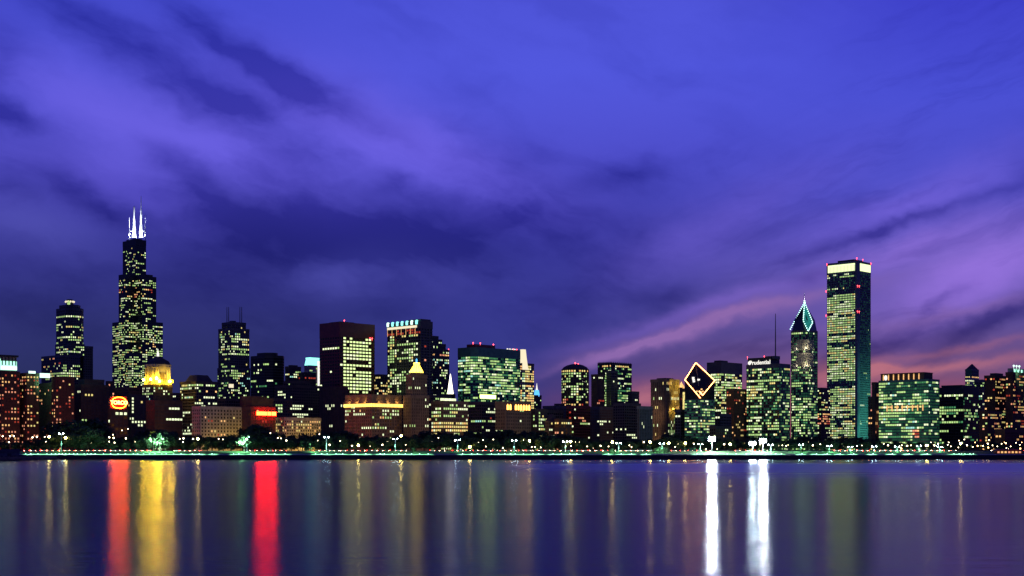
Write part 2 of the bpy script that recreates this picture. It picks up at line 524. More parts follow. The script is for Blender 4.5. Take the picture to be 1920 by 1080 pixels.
    def box(s, name, poly, py0, py1, m, top=None, z0=None, z1=None):
        mb = MB(); mb.prism(poly, s.z(py0) if z0 is None else z0, s.z(py1) if z1 is None else z1, 0, top)
        return s.part(name, mb, [m])

    def red_lamps(s, pts, rad=0.8):
        q = MB(); q.ball((0, 0, 0), rad, 6, 4); q.tube((0, 0, -3.0), (0, 0, -rad * .8), .15, .15, 4)
        me = q.mesh('warning_lamp', ['l_red'])
        for p in pts: obj('warning_lamp', me, s.root, p)

    def local(s, px, Y):
        dx, dy = wx(px, Y) - s.xc, Y - s.Y
        return dx * CA + dy * SA, -dx * SA + dy * CA


def inner(poly, k):
    cx = sum(p[0] for p in poly) / len(poly); cy = sum(p[1] for p in poly) / len(poly)
    return [(cx + (x - cx) * k, cy + (y - cy) * k) for x, y in poly]


def mid(poly): return sum(p[0] for p in poly) / len(poly), sum(p[1] for p in poly) / len(poly)


def shift(poly, dx, dy): return [(x + dx, y + dy) for x, y in poly]


def ngon(c, r, n=12, rot=0.0): return [(c[0] + r * math.cos(2 * math.pi * i / n + rot), c[1] + r * math.sin(2 * math.pi * i / n + rot)) for i in range(n)]


# ---------------------------------------------------------------- setting: water, shore, ground
SHORE = 1300.0


def sheet(name, pts, m, kind='structure', depth=None):
    """a strip that runs along the shore; pts is its (Y, z) section"""
    X = 14000.0
    mb = MB()
    for (ya, za), (yb, zb) in zip(pts, pts[1:]):
        mb.add([(-X, ya, za), (X, ya, za), (X, yb, zb), (-X, yb, zb)], [(0, 1, 2, 3)])
    return obj(name, mb.mesh(name, [m]), kind=kind)


def water_material():
    m = bpy.data.materials.new('lake_water'); m.use_nodes = True
    E.tree = t = m.node_tree
    t.nodes.remove(t.nodes['Principled BSDF'])
    b = t.nodes.new('ShaderNodeBsdfAnisotropic'); b.distribution = 'BECKMANN'
    b.inputs['Color'].default_value = (0.92, 0.94, 1.0, 1)
    g = t.nodes.new('ShaderNodeNewGeometry')
    sep = t.nodes.new('ShaderNodeSeparateXYZ'); t.links.new(g.outputs['Position'], sep.inputs[0])
    x, y = E(sep.outputs[0]), E(sep.outputs[1])
    # wind lanes: ruffled water further out, calmer water nearer
    lane = noise(vec(x * 0.0011, y * 0.010), 1.0, 3.0, 0.55)
    yy = y + (lane - 0.5) * 160.0 + x * -0.05
    far = yy.smooth(230.0, 760.0)
    fine = noise(vec(x * 0.003, y * 0.05 + 9.0), 1.0, 2.0, 0.5)
    rough = 0.190 + far * 0.05 + far * 0.10 * x.smooth(-60.0, 120.0) * (1.0 - yy.smooth(800.0, 1050.0)) + (fine - 0.5) * 0.05
    t.links.new(rough.v, b.inputs['Roughness'])
    h1 = noise(vec(x * 0.30, y * 1.5), 1.0, 3.0, 0.6)
    h2 = noise(vec(x * 0.06 + 4.0, y * 0.28), 1.0, 2.0, 0.5)
    h3 = noise(vec(x * 0.8, y * 0.8), 1.0, 2.0, 0.5)
    bump = t.nodes.new('ShaderNodeBump')
    bump.inputs['Strength'].default_value = 1.0; bump.inputs['Distance'].default_value = 1.0
    t.links.new((h1 * 0.024 + h2 * 0.05 + h3 * 0.022).v, bump.inputs['Height'])
    t.links.new(bump.outputs[0], b.inputs['Normal'])
    d = t.nodes.new('ShaderNodeBsdfDiffuse'); d.inputs[0].default_value = (0.005, 0.007, 0.020, 1)
    fr = t.nodes.new('ShaderNodeFresnel'); fr.inputs['IOR'].default_value = 1.33
    mx = t.nodes.new('ShaderNodeMixShader')
    t.links.new((E(fr.outputs[0]) * 0.56).v, mx.inputs[0])
    t.links.new(d.outputs[0], mx.inputs[1]); t.links.new(b.outputs[0], mx.inputs[2])
    t.links.new(mx.outputs[0], t.nodes['Material Output'].inputs['Surface'])
    return m


M['water'] = water_material()
M['revet'] = mat('wet_dark_limestone', (0.020, 0.019, 0.018), 0.8, 0.35, 0.4)
M['path'] = mat('pale_concrete', (0.34, 0.34, 0.31), 0.85, 0.15, 0.3)
M['lawn'] = mat('mown_grass', (0.035, 0.11, 0.030), 0.95, 0.45, 0.12)
M['asphalt'] = mat('asphalt', (0.050, 0.050, 0.052), 0.8, 0.2, 0.4)
M['kerb'] = mat('concrete_kerb', (0.25, 0.25, 0.24), 0.9, 0.1)
M['ground'] = mat('park_and_city_ground', (0.030, 0.032, 0.024), 0.95, 0.3, 0.05)
M['rock'] = mat('breakwater_rock', (0.035, 0.034, 0.034), 0.9, 0.3, 0.5)

mb = MB(); mb.add([(-14000, -400, 0), (14000, -400, 0), (14000, SHORE + 6, 0), (-14000, SHORE + 6, 0)], [(0, 1, 2, 3)])
obj('water', mb.mesh('water', ['water']), kind='structure')
sheet('lakebed', [(-400, -6.0), (SHORE + 6, -6.0)], 'revet')
sheet('sea_wall', [(SHORE, -3), (SHORE, 1.3), (SHORE + 2.4, 1.3), (SHORE + 2.4, 2.8), (SHORE + 4.8, 2.8), (SHORE + 4.8, 4.4), (SHORE + 8, 4.4)], 'revet')
sheet('promenade_path', [(SHORE + 8, 4.4), (SHORE + 8, 4.52), (SHORE + 15, 4.6)], 'path')
sheet('lawn', [(SHORE + 15, 4.6), (SHORE + 26, 5.6), (SHORE + 46, 7.9), (SHORE + 50, 7.95)], 'lawn')
sheet('kerb', [(SHORE + 50, 7.95), (SHORE + 50, 8.05), (SHORE + 50.4, 8.05), (SHORE + 50.4, 7.92)], 'kerb')
sheet('road', [(SHORE + 50.4, 7.92), (SHORE + 68, 7.92)], 'asphalt')
sheet('ground', [(SHORE + 68, 7.92), (SHORE + 68, 8.04), (SHORE + 400, 8.02), (60000, 8.0)], 'ground')
mb = MB()
for k in range(-90, 90):
    mb.box(k * 12, k * 12 + 4, SHORE + 59.1, SHORE + 59.25, 7.925, 7.929)
obj('lane_marking', mb.mesh('lane_marking', ['kerb']), kind='structure')

# ---------------------------------------------------------------- the skyline, west to north
# grand brick hotel in three wings
b = B('brick_hotel', 'dark red brick hotel in three wings with mint lit rooftop pavilion', -44, 2, 37, 697, 1650)
hot = dict(wall='brick', frame='brick', bay=4.2, fl=3.9, sp=.5, pf=.5, proud=.25, pal='hot', coh=.4, run=.25, single=True)
w1 = b.poly
w2 = b.rect(38, 50, 73, 1668); w3 = b.rect(97, 104, 139, 1660); back = b.rect(28, 96, 118, 1694)
b.tier(w1, None, 697, p=.40, zones=[('*', 0, 1, 694, 703, .6, 'yel')], **hot)
b.tier(w2, None, 699, p=.34, zones=[('*', 0, 1, 694, 706, .95, 'yel')], **hot)
b.tier(w3, None, 707, p=.42, **hot)
b.tier(back, None, 716, p=.10, **hot)
pav = inner(w1, .86)
b.box('pavilion_wall', pav, 697, 668, 'pale'); b.box('pavilion_roof', offset(pav, 1.6), 668, 664.5, 'blackmetal')
a0, a1 = Vector(pav[0]), Vector(pav[1]); ev = (a1 - a0).normalized(); nv = Vector((ev.y, -ev.x)); ln = (a1 - a0).length
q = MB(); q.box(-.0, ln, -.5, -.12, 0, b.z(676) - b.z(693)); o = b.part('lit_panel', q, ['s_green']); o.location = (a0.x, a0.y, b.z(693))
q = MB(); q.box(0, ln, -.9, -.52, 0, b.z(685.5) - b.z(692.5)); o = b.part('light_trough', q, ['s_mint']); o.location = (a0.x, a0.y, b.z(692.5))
q = MB(); q.box(-.55, .55, -1.3, -.5, 0, b.z(669) - b.z(684)); cm = q.mesh('column', ['darkstone'])
for k in range(5): obj('column', cm, b.root, (a0.x + ln * (.08 + .21 * k), a0.y, b.z(684)))
c0 = Vector(pav[3]); wlen = (c0 - a0).length
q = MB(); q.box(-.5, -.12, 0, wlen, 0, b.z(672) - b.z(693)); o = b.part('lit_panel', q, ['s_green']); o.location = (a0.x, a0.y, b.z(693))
for (px, Y, pw) in ((60, 1664, 8.5), (84, 1690, 13)):
    x, y = b.local(px, Y)
    q = MB(); q.box(-pw / 2, pw / 2, -.6, .2, 0, b.z(695.5) - b.z(700 if px < 70 else 704)); o = b.part('light_trough', q, ['s_mint'])
    o.location = (x, y, b.z(699 if px < 70 else 705))
lamp(b.root, (*b.local(80, 1672), b.z(712)), (.15, 1, .55), 14000, 1.0)
lamp(b.root, (*b.local(74, 1660), b.z(704)), (.2, 1, .6), 5000, 1.0)

b = B('stepped_tower', 'dark stepped tower with octagonal shaft and glowing drum on top', 104, 128, 158, 645, 2300)
c = mid(b.poly); k = b.wr / 2
oct_ = b.chamfer(b.frac(-.05, 1.05, -.05, 1.05), b.wr * .28)
stp = dict(wall='glass', frame='granite', bay=3.4, fl=4.2, sp=.42, pf=.35, pal='mix')
b.tier(b.rect(78, 118, 150, 2290), None, 667, p=.2, zones=[('*', 0, 1, 668, 684, .22, 'res'), ('*', 0, 1, 696, 706, .95, 'ofy')], **stp)
b.tier(b.rect(140, 157, 174, 2322), None, 648, p=.12, zones=[('*', 0, 1, 640, 690, .02, 'mix')], **stp)
b.tier(b.poly, 667, 645, p=.35, zones=[('*', 0, 1, 648, 651, .9, 'ofy'), ('*', 0, 1, 655, 660, .9, 'ofw')], **stp)
b.tier(oct_, 645, 578, p=.2, zones=[('*', 0, 1, 580, 592, .03, 'mix'), ('*', 0, 1, 592, 595, .85, 'ofy'), ('*', 0, 1, 631, 636, .85, 'ofy'), ('*', 0, 1, 611, 614, .5, 'ofy')], **stp)
b.tier(b.chamfer(b.frac(.06, .94, .06, .94), b.wr * .27), 578, 571, p=0, parapet=.8, **stp)
q = MB(); q.lathe([(k * .42, b.z(573)), (k * .42, b.zc(565, c)), (k * .36, b.zc(561.5, c))], (c[0], c[1], 0), 16); b.part('lantern_drum', q, ['granite'])
q = MB(); q.ball((0, 0, 0), 1.7, 8, 5); me = q.mesh('lantern', ['s_cream'])
for i in range(10):
    t = 2 * math.pi * i / 10
    obj('lantern', me, b.root, (c[0] + k * .46 * math.cos(t), c[1] + k * .46 * math.sin(t), b.zc(566, c)))
q = MB(); q.lathe([(k * .16, b.z(571)), (k * .16, b.z(563.5)), (.5, b.z(561))], (c[0] - k * .3, c[1] - k * .3, 0), 10); b.part('lit_turret', q, ['w_green'])

# tallest tower: nine square tubes that stop at different heights
b = B('bundled_tube_skyscraper', 'tallest black stepped skyscraper carrying two white lit antennas', 211, 247, 305, 445, 2500)
s3, t3 = b.wr / 3, b.wl / 3
TOP = {(0, 0): 662, (2, 2): 662, (2, 0): 602, (0, 2): 602, (1, 0): 513, (0, 1): 513, (2, 1): 513, (1, 1): 445, (1, 2): 445}


def tube_lit(face, u, py):
    if py < 462: return .03
    if 595 < py < 604: return .12
    if py > 602: return .68
    if 484 < py < 492: return .45
    if py < 515: return .22
    return .42 if py < 545 else .30


for (i, j), tp in TOP.items():
    poly = [(s3 * i, t3 * j), (s3 * (i + 1), t3 * j), (s3 * (i + 1), t3 * (j + 1)), (s3 * i, t3 * (j + 1))]
    vis = [n for n in ((i - 1, j), (i, j - 1)) if TOP.get(n, 9999) > tp]
    if not vis: continue
    low = max(TOP.get(n, 9999) for n in vis)
    z0 = 0.0 if low > 900 else b.z(low) - 8
    b.tier(poly, None, tp, z0=z0, wall='glass', frame='blackmetal', bay=s3 / 6, fl=4.1, sp=.48, pf=.36, proud=.25, p=tube_lit, pal='ofy', coh=.4, run=.3, crown=9 if tp < 600 else 6,
           zones=[('*', 0, 1, 536, 556, .22, 'res'), ('*', 0, 1, 640, 652, .35, 'mix')])
cx, cy = s3 * 1.62, t3 * 2.0
for px, base, tip, mast in ((251.5, 445, 386, 0), (264.5, 445, 368, 1)):
    x, y = b.local(px, 2500 + 55)
    zb, zt_ = b.zc(base + 1, (x, y)), b.zc(tip, (x, y))
    q = MB()
    q.lathe([(3.6, zb), (3.2, zb + 13), (2.0, zb + 24), (1.5, zb + (zt_ - zb) * (.68 if mast else .96)), (.8, zb + (zt_ - zb) * (.70 if mast else .99))], (x, y, 0), 10)
    if mast: q.tube((x, y, zb + (zt_ - zb) * .66), (x, y, zt_), 1.0, .5, 6)
    b.part('antenna', q, ['white'])
    for d in (-9, 9):
        lx, ly = x + d * CA * .6, y - d * SA * .6
        lamp(b.root, (lx - 6, ly - 6, zb + 4), (.86, .93, 1), 22000, 1.0)
    lamp(b.root, (x - 9, y - 9, zb + (zt_ - zb) * .42), (.86, .93, 1), 16000, 1.0)
for px, tip in ((242.5, 408), (272.5, 404)):
    x, y = b.local(px, 2500 + 48)
    q = MB(); q.tube((x, y, b.z(446)), (x, y, b.zc(tip, (x, y))), 1.3, .5, 6); b.part('whip_antenna', q, ['white'])
    tx, ty = b.local(251.5 if px < 255 else 264.5, 2500 + 55)
    q = MB(); q.tube((x, y, b.z(425)), (tx, ty, b.z(425)), .8, .8, 5); b.part('strut', q, ['white'])
b.box('roof_plant', b.frac(.38, .6, .42, .9), 445, 441, 'blackmetal')

# stone tower with a floodlit temple storey
b = B('temple_topped_tower', 'stone tower with yellow floodlit temple storey under dark roof', 267, 287, 323, 722, 1900)
b.tier(b.poly, None, 722, wall='darkstone', frame='darkstone', bay=3.6, fl=3.8, sp=.45, pf=.4, p=.12, pal='ofw', zones=[('*', 0, 1, 724, 742, .6, 'ofw')])
up = b.frac(.12, .94, .1, .9)
mb = MB(); mb.prism(up, b.z(721), b.z(682)); b.part('temple_wall', mb, ['pale'])
b.box('base_course', offset(up, 1.4), 722.5, 716, 'pale'); b.box('cornice', offset(up, 1.2), 686, 682, 'pale')
ln = up[1][0] - up[0][0]; lw = up[3][1] - up[0][1]
q = MB(); q.lathe([(1.5, 0), (1.2, 1.2), (1.05, b.z(688) - b.z(716) - 1), (1.5, b.z(688) - b.z(716))], (0, 0, 0), 8); cm = q.mesh('column', ['pale'])
for u in (.05, .22, .78, .95): obj('column', cm, b.root, (up[0][0] + ln * u, up[0][1] - 1.2, b.z(716)))
for u in (.08, .5, .92): obj('column', cm, b.root, (up[0][0] - 1.2, up[0][1] + lw * u, b.z(716)))
q = MB(); q.box(ln * .36, ln * .64, -.5, .1, 0, b.z(700) - b.z(716)); q.box(ln * .30, ln * .70, -.9, .05, b.z(700) - b.z(716), b.z(697.5) - b.z(716)); o = b.part('arched_doorway', q, ['darkstone']); o.location = (up[0][0], up[0][1], b.z(716))
rf = offset(up, .6)
q = MB(); q.prism(rf, b.z(682), b.z(676), 0, inner(rf, .86)); q.prism(inner(rf, .86), b.z(676), b.z(671), 0, inner(rf, .5)); q.prism(inner(rf, .5), b.z(671), b.z(666.5), 0, inner(rf, .2)); b.part('stepped_roof', q, ['copper'])
c = mid(up); q = MB(); q.lathe([(1.9, b.z(667)), (1.7, b.z(661)), (.9, b.z(657)), (.2, b.z(652))], (c[0], c[1], 0), 8); b.part('lit_finial', q, ['s_white'])
q = MB(); q.lathe([(1.9, -.2), (1.9, .2)], (0, 0, 0), 10); me = q.mesh('floodlight', ['l_straus'])
for u, v, zz in ((.2, -5, 714), (.86, -5, 714), (.02, -5, 709)): obj('floodlight', me, b.root, (up[0][0] + ln * u, up[0][1] + v, b.z(zz))).rotation_euler = (math.radians(90), 0, 0)
q = MB(); q.box(2.3, 2.6, -5.5, .5, -2.6, 2.6); mh = q.mesh('added_light_shield', ['blackmetal'])  # added plates that keep the temple light off the next block
for u, v, zz in ((.2, -5, 714), (.86, -5, 714), (.02, -5, 709)): obj('added_light_shield', mh, b.root, (up[0][0] + ln * u, up[0][1] + v, b.z(zz)))
for u in (.05, .9): obj('floodlight', me, b.root, (up[0][0] - 5, up[0][1] + lw * u, b.z(711))).rotation_euler = (0, math.radians(90), 0)
for u in (.15, .5, .85): lamp(b.root, (up[0][0] + ln * u, up[0][1] - 7, b.z(702)), (1, .66, .08), 7000, .8)

b = B('grey_apartment_block', 'brown stone block with faint lattice front left of the oval sign', 138, 152, 204, 722, 1760)
b.tier(b.poly, None, 722, wall='darkstone', frame='brownbrick', bay=4.4, fl=4.0, sp=.4, pf=.42, p=.035, pal='mix')
b.tier(b.frac(.15, .85, .1, .9), 722, 712, frame='darkstone', wall='darkstone', p=.03, pal='res', crown=2)
b = B('narrow_office', 'narrow brown block with pale ribbed windows beside the black skyscraper', 199, 203, 214, 716, 1840)
b.tier(b.poly, None, 716, wall='darkstone', frame='brownbrick', bay=3.4, fl=3.8, p=.4, pal='hot', coh=.2)
b = B('oval_sign_building', 'brown lattice fronted block carrying a glowing orange oval rooftop sign', 203, 207, 239, 768, 1680)
b.tier(b.poly, None, 768, wall='darkstone', frame='brownbrick', bay=5.5, fl=4.6, sp=.34, pf=.3, proud=.5, p=.03, pal='white', dim=.25, dimpal='glow_amber', zones=[('*', .3, .7, 774, 781, .5, 'white')])
sg = b.frac(0, 1, .2, .6); b.box('sign_housing', sg, 768, 743, 'darkstone')
e0, ln = Vector(sg[0]), sg[1][0]
for ring, m_, zs, r_ in ((1.0, 's_oval', 0, .95),):
    q = MB(); n = 36; A, Bz = ln * .42, (b.z(744.5) - b.z(765)) / 2
    for i in range(n):
        t0, t1 = 2 * math.pi * i / n, 2 * math.pi * (i + 1) / n
        se = lambda t: (A * math.copysign(abs(math.cos(t)) ** .8, math.cos(t)), Bz * math.copysign(abs(math.sin(t)) ** .9, math.sin(t)))
        p0, p1 = se(t0), se(t1)
        q.tube((p0[0], 0, p0[1]), (p1[0], 0, p1[1]), .36, .36, 6)
    o = b.part('neon_outline', q, [m_]); o.location = (ln * .5, sg[0][1] - 1.4, (b.z(744.5) + b.z(765)) / 2)
q = MB(); q.v = []; n = 36
pl = [(A * .97 * math.cos(2 * math.pi * i / n), Bz * .97 * math.sin(2 * math.pi * i / n)) for i in range(n)]
q.add([(x, 0, z) for x, z in pl] + [(x, .5, z) for x, z in pl], [tuple(range(n)), tuple(range(2 * n - 1, n - 1, -1))] + [(i, i + n, (i + 1) % n + n, (i + 1) % n) for i in range(n)])
o = b.part('sign_board', q, ['redsteel']); o.location = (ln * .5, sg[0][1] - .75, (b.z(744.5) + b.z(765)) / 2)


def lettering(parent, text, size, loc, m, depth=.15, rx=90.0, rz=0.0, squeeze=1.0, name='sign_lettering'):
    cu = bpy.data.curves.new('lettering', 'FONT'); cu.body = text; cu.size = size; cu.extrude = depth; cu.align_x = 'CENTER'; cu.align_y = 'CENTER'; cu.offset = size * .018
    tmp = bpy.data.objects.new('lettering', cu); COL.objects.link(tmp)
    bpy.context.view_layer.update()
    me = bpy.data.meshes.new_from_object(tmp.evaluated_get(bpy.context.evaluated_depsgraph_get()))
    bpy.data.objects.remove(tmp); me.materials.clear(); me.materials.append(M[m])
    o = obj(name, me, parent, loc); o.rotation_euler = (math.radians(rx), 0, math.radians(rz)); o.scale = (squeeze, 1, 1)
    return o


lettering(b.root, 'TORCO', 6.2, (ln * .5, sg[0][1] - 1.5, (b.z(744.5) + b.z(765)) / 2), 's_ovaltext', squeeze=1.05)

b = B('dark_slab', 'unlit dark block at the foot of the black skyscraper', 208, 240, 273, 727, 2250)
b.tier(b.poly, None, 727, wall='glass', frame='redsteel', p=.03, pal='white')
b = B('window_column_block', 'slim dark block with one column of white windows right of the oval sign', 238, 246, 274, 741, 1790)
b.tier(b.poly, None, 741, wall='darkstone', frame='darkstone', bay=4, fl=4.2, sp=.4, pf=.4, p=.04, pal='white', single=True, zones=[('R', 0, .16, 742, 790, .8, 'white'), ('R', 0, 1, 790, 796, .97, 'white'), ('*', .4, .8, 744, 760, .2, 'mix')])
b = B('ribbon_window_block', 'dark low block with bright white ribbon windows under the temple tower', 274, 290, 342, 752, 1720)
b.tier(b.poly, None, 752, wall='darkstone', frame='brownbrick', bay=4, fl=4.4, sp=.45, pf=.16, p=.02, pal='white', zones=[('R', .5, .85, 764, 769, .97, 'white'), ('R', .1, .45, 760, 764, .6, 'white'), ('R', .45, 1, 784, 789, .97, 'white'), ('R', .5, 1, 778, 782, .3, 'white')])
b = B('mansard_office', 'grey office block with sloped dark roof and lit top storeys', 338, 368, 407, 712, 1900)
b.tier(b.poly, None, 716, wall='glass', frame='darkstone', bay=3.6, fl=4.2, p=.2, pal='mix', zones=[('*', .1, 1, 718, 722, .85, 'ofy'), ('*', .2, 1, 724, 728, .6, 'ofy'), ('*', .3, .85, 744, 749, .9, 'ofw'), ('*', 0, 1, 752, 835, .25, 'white')])
t_ = b.frac(.08, .9, .1, .85); q = MB(); q.prism(t_, b.z(716), b.z(702), 0, inner(t_, .62)); b.part('hipped_roof', q, ['copper'])

b = B('twin_mast_tower', 'dark granite tower with notched crown and four thin masts', 408, 433, 469, 622, 2250)
tm = dict(wall='glass', frame='granite', bay=3.5, fl=4.0, sp=.4, pf=.35, pal='ofy')
b.tier(b.poly, None, 690, p=.3, zones=[('L', 0, 1, 640, 835, .3, 'of'), ('*', .5, 1, 700, 760, .25, 'ofw')], **tm)
b.tier(b.frac(.03, .97, .03, .97), 690, 616, p=.38, zones=[('*', 0, 1, 618, 619.5, .0, None), ('*', 0, 1, 660, 667, .7, 'ofy'), ('*', 0, 1, 667, 680, .03, None), ('*', .2, .5, 625, 650, .6, 'ofw')], **tm)
b.tier(b.frac(.12, .84, .1, .84), 616, 604, p=.02, **tm)
b.box('crown_block', b.frac(.2, .4, .2, .4), 604, 600, 'granite'); b.box('crown_block', b.frac(.6, .8, .55, .8), 604, 600.5, 'granite')
for px in (425.5, 428.8, 449.8, 453.2):
    x, y = b.local(px, 2250 + 62); q = MB(); q.tube((x, y, b.z(606)), (x, y, b.zc(575.5, (x, y))), .8, .5, 6); b.part('mast', q, ['greymetal'])
q = MB(); q.box(0, 9, -.8, -.2, 0, 6); o = b.part('lit_loggia', q, ['s_cream']); o.location = (*b.local(416, 2250 + 10)[:1], -.2, b.z(727))

b = B('black_slab_tower', 'black curtain wall tower with few lit floors and raised centre', 464, 503, 539, 668, 2100)
bs = dict(wall='glass', frame='blackmetal', bay=3.4, fl=4.1, sp=.4, pf=.12, pal='ofw')
b.tier(b.chamfer(b.poly, 9), None, 667, p=.06, zones=[('L', .2, .6, 682, 684, .9, 'ofw'), ('L', .2, .8, 694, 698, .6, 'green'), ('*', 0, 1, 714.5, 717.5, .85, 'ofy'), ('R', .3, .6, 678, 690, .3, 'white'), ('*', 0, 1, 717, 760, .14, 'green'), ('*', .1, .6, 698, 701, .6, 'ofw')], **bs)
b.box('mechanical_penthouse', b.chamfer(b.frac(.12, .8, .12, .8), 8), 667, 660, 'blackmetal')

b = B('yellow_lit_hotel', 'flat fronted hotel washed in yellow light behind the park trees', 361, 376, 453, 763, 1700)
b.tier(b.poly, None, 763, wall='glass', frame='pale', bay=4.6, fl=4.3, sp=.46, pf=.52, proud=.5, p=.10, pal='res', single=True)
for u in (.1, .3, .5, .7, .9): lamp(b.root, (b.wr * u, -26, 4), (1, .64, .15), 13000, 1.0)
lamp(b.root, (-22, 14, 4), (1, .62, .16), 7000, 1.0)

b = B('red_sign_building', 'brown stone block glowing red around a wide orange neon sign', 454, 470, 516, 764, 1690)
b.tier(b.poly, None, 764, wall='darkstone', frame='brownbrick', bay=4.2, fl=4.1, sp=.42, pf=.4, proud=.45, p=.04, pal='res', dim=.3, dimpal='glow_amber')
b.tier(b.frac(.12, .97, .2, .9), 764, 748, wall='brownbrick', frame='brownbrick', bay=4.2, p=.01, pal='res')
b.tier(b.rect(450, 462, 500, 1745), None, 741, wall='brownbrick', frame='brownbrick', bay=4.2, p=.01, pal='res')
q = MB(); Wd = b.wr * .80
for k in range(9):
    if k in (4, 6): q.box(Wd * k / 9 + .3, Wd * (k + 1) / 9 - .9, -.5, 0, 0, b.z(771.5) - b.z(778.5))
    else: q.box(Wd * k / 9 + .06, Wd * (k + 1) / 9 - .06, -.5, 0, 0, b.z(771.2) - b.z(778.5))
o = b.part('neon_sign_band', q, ['s_red']); o.location = (b.wr * .19, -2.2, b.z(778.5))
q = MB(); q.box(-.5, Wd + .5, 0, .5, -.6, b.z(771) - b.z(778.5) + .6); o = b.part('sign_backing', q, ['redsteel']); o.location = (b.wr * .19, -1.6, b.z(778.5))

b = B('low_yellow_hall', 'long low hall lit yellow with rows of small windows', 511, 533, 601, 784, 1730)
b.tier(b.poly, None, 784, wall='glass', frame='pale', bay=3.6, fl=3.9, sp=.44, pf=.45, proud=.4, p=.3, pal='yel', single=True)
for u in (.08, .25, .45, .65, .85): lamp(b.root, (b.wr * u, -20, 3), (1, .62, .10), 13000, 1.0)
b = B('small_lit_tower', 'small tower with two yellowish lit storeys near the black slab tower', 535, 543, 564, 686, 2260)
b.tier(b.poly, None, 688, wall='darkstone', frame='darkstone', p=.15, pal='ofy', zones=[('*', 0, 1, 699, 704, .9, 'ofy'), ('*', 0, 1, 706, 710, .5, 'ofw')])
b.box('penthouse', b.frac(.2, .8, .2, .8), 688, 684, 'darkstone')
b = B('red_banded_block', 'dark block with one red lit band below the cyan crown', 560, 571, 592, 699, 2230)
b.tier(b.poly, None, 699, wall='glass', frame='darkstone', p=.04, pal='mix', zones=[('*', 0, 1, 707, 713, .9, 'red')])
b = B('cyan_crowned_tower', 'pale tower with cyan lit mansard and bright white corner shaft', 571, 580, 601, 690, 2420)
b.tier(b.poly, None, 686, wall='pale', frame='pale', p=.3, pal='green')
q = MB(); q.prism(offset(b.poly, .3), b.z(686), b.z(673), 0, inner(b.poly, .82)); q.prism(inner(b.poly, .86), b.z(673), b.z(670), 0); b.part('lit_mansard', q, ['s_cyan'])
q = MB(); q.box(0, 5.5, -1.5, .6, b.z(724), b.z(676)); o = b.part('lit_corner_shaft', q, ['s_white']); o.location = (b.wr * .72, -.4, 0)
b = B('dark_office_cluster', 'wide dark office block with scattered white windows behind the yellow hall', 515, 548, 603, 723, 2010)
b.tier(b.poly, None, 723, wall='glass', frame='darkstone', bay=4, fl=4.2, p=.16, pal='white', single=True, coh=1.0, run=.7)
b.tier(b.frac(.2, .7, .2, .8), 723, 714, frame='darkstone', p=.05, pal='mix')
b = B('terraced_dark_block', 'dark terraced block with white windows behind the red sign', 500, 516, 548, 748, 1880)
b.tier(b.poly, None, 748, wall='glass', frame='darkstone', bay=4, fl=4.2, p=.3, pal='ofw', single=True, coh=.8)
b = B('brown_fluted_block', 'brown fluted block at the foot of the red steel tower', 599, 628, 652, 727, 1960)
b.tier(b.poly, None, 727, wall='darkstone', frame='brownbrick', bay=4.5, fl=4.2, sp=.2, pf=.5, p=.04, pal='white', zones=[('*', 0, 1, 760, 764, .25, 'white')])

b = B('red_steel_tower', 'dark red steel tower with bright window grid on one face', 600, 637, 702, 605, 2050)
b.tier(b.poly, None, 605, wall='glass', frame='redsteel', bay=b.wr / 11, fl=4.9, sp=.46, pf=.22, proud=.4, p=.05, pal='ofw', coh=1.0, crown=21, run=.5,
       zones=[('R', 0, .10, 0, 900, .06, 'white'), ('R', .93, 1, 0, 900, .02, 'white'), ('R', .1, .93, 676, 681, .4, 'brt'), ('R', .1, .93, 633, 737, .9, 'brt'), ('L', .1, .8, 648, 655, .7, 'ofw'), ('L', .2, .8, 696, 700, .5, 'white'), ('L', .2, .8, 724, 731, .6, 'white'), ('L', .3, .7, 612, 622, .1, 'ofw'), ('R', 0, .4, 742, 746, .7, 'ofw')])
b.box('mechanical_penthouse', b.frac(.1, .5, .15, .7), 605, 601.5, 'redsteel')
b.red_lamps([(b.wr * .3, b.wl * .3, b.z(598)), (b.wr * .86, -.9, b.z(630)), (b.wr * .92, -.9, b.z(630))], .9)

b = B('gold_cornice_building', 'brown stone block with glowing gold cornice and lit ribbon windows', 647, 697, 753, 741, 1700)
b.tier(b.poly, None, 752, wall='darkstone', frame='stone', bay=4.0, fl=4.2, sp=.42, pf=.4, p=.10, pal='mix', crown=6, single=True, dim=.2, dimpal='glow_amber',
       zones=[('L', .05, .8, 774, 778, .95, 'white'), ('R', .3, .9, 774, 779, .9, 'ofw'), ('R', .1, .5, 796, 802, .6, 'ofy'), ('L', .5, 1, 799, 803, .9, 'white'), ('*', 0, 1, 765, 771, .2, 'mix')])
b.tier(b.frac(.01, .99, .01, .99), 752, 741, wall='stone', frame='stone', bay=4.2, fl=4.2, p=.05, pal='yel', crown=2.5)
big = offset(b.poly, 1.6); b.box('cornice', big, 755.5, 753, 'stone')
for (p0, p1) in ((big[0], big[1]), (big[3], big[0])):
    e = Vector(p1) - Vector(p0); n_ = max(4, int(e.length / 2.2)); nn = Vector((e.y, -e.x)).normalized()
    q = MB()
    hh = b.z(756.5) - b.z(762.5)
    for k in range(n_):
        a_ = Vector(p0) + e * ((k + .18) / n_) - nn * .9; c_ = Vector(p0) + e * ((k + .82) / n_) - nn * .9
        q.prism([tuple(a_ + nn * .4), tuple(c_ + nn * .4), tuple(c_), tuple(a_)], b.z(762.5), b.z(762.5) + hh)
    b.part('lit_cornice_bay', q, ['s_gold'], 'stuff')
for u in (.2, .5, .8):
    lamp(b.root, (b.wr * u, -4, b.z(754)), (1, .55, .15), 2500, .6); lamp(b.root, (-4, b.wl * u, b.z(754)), (1, .55, .15), 2500, .6)

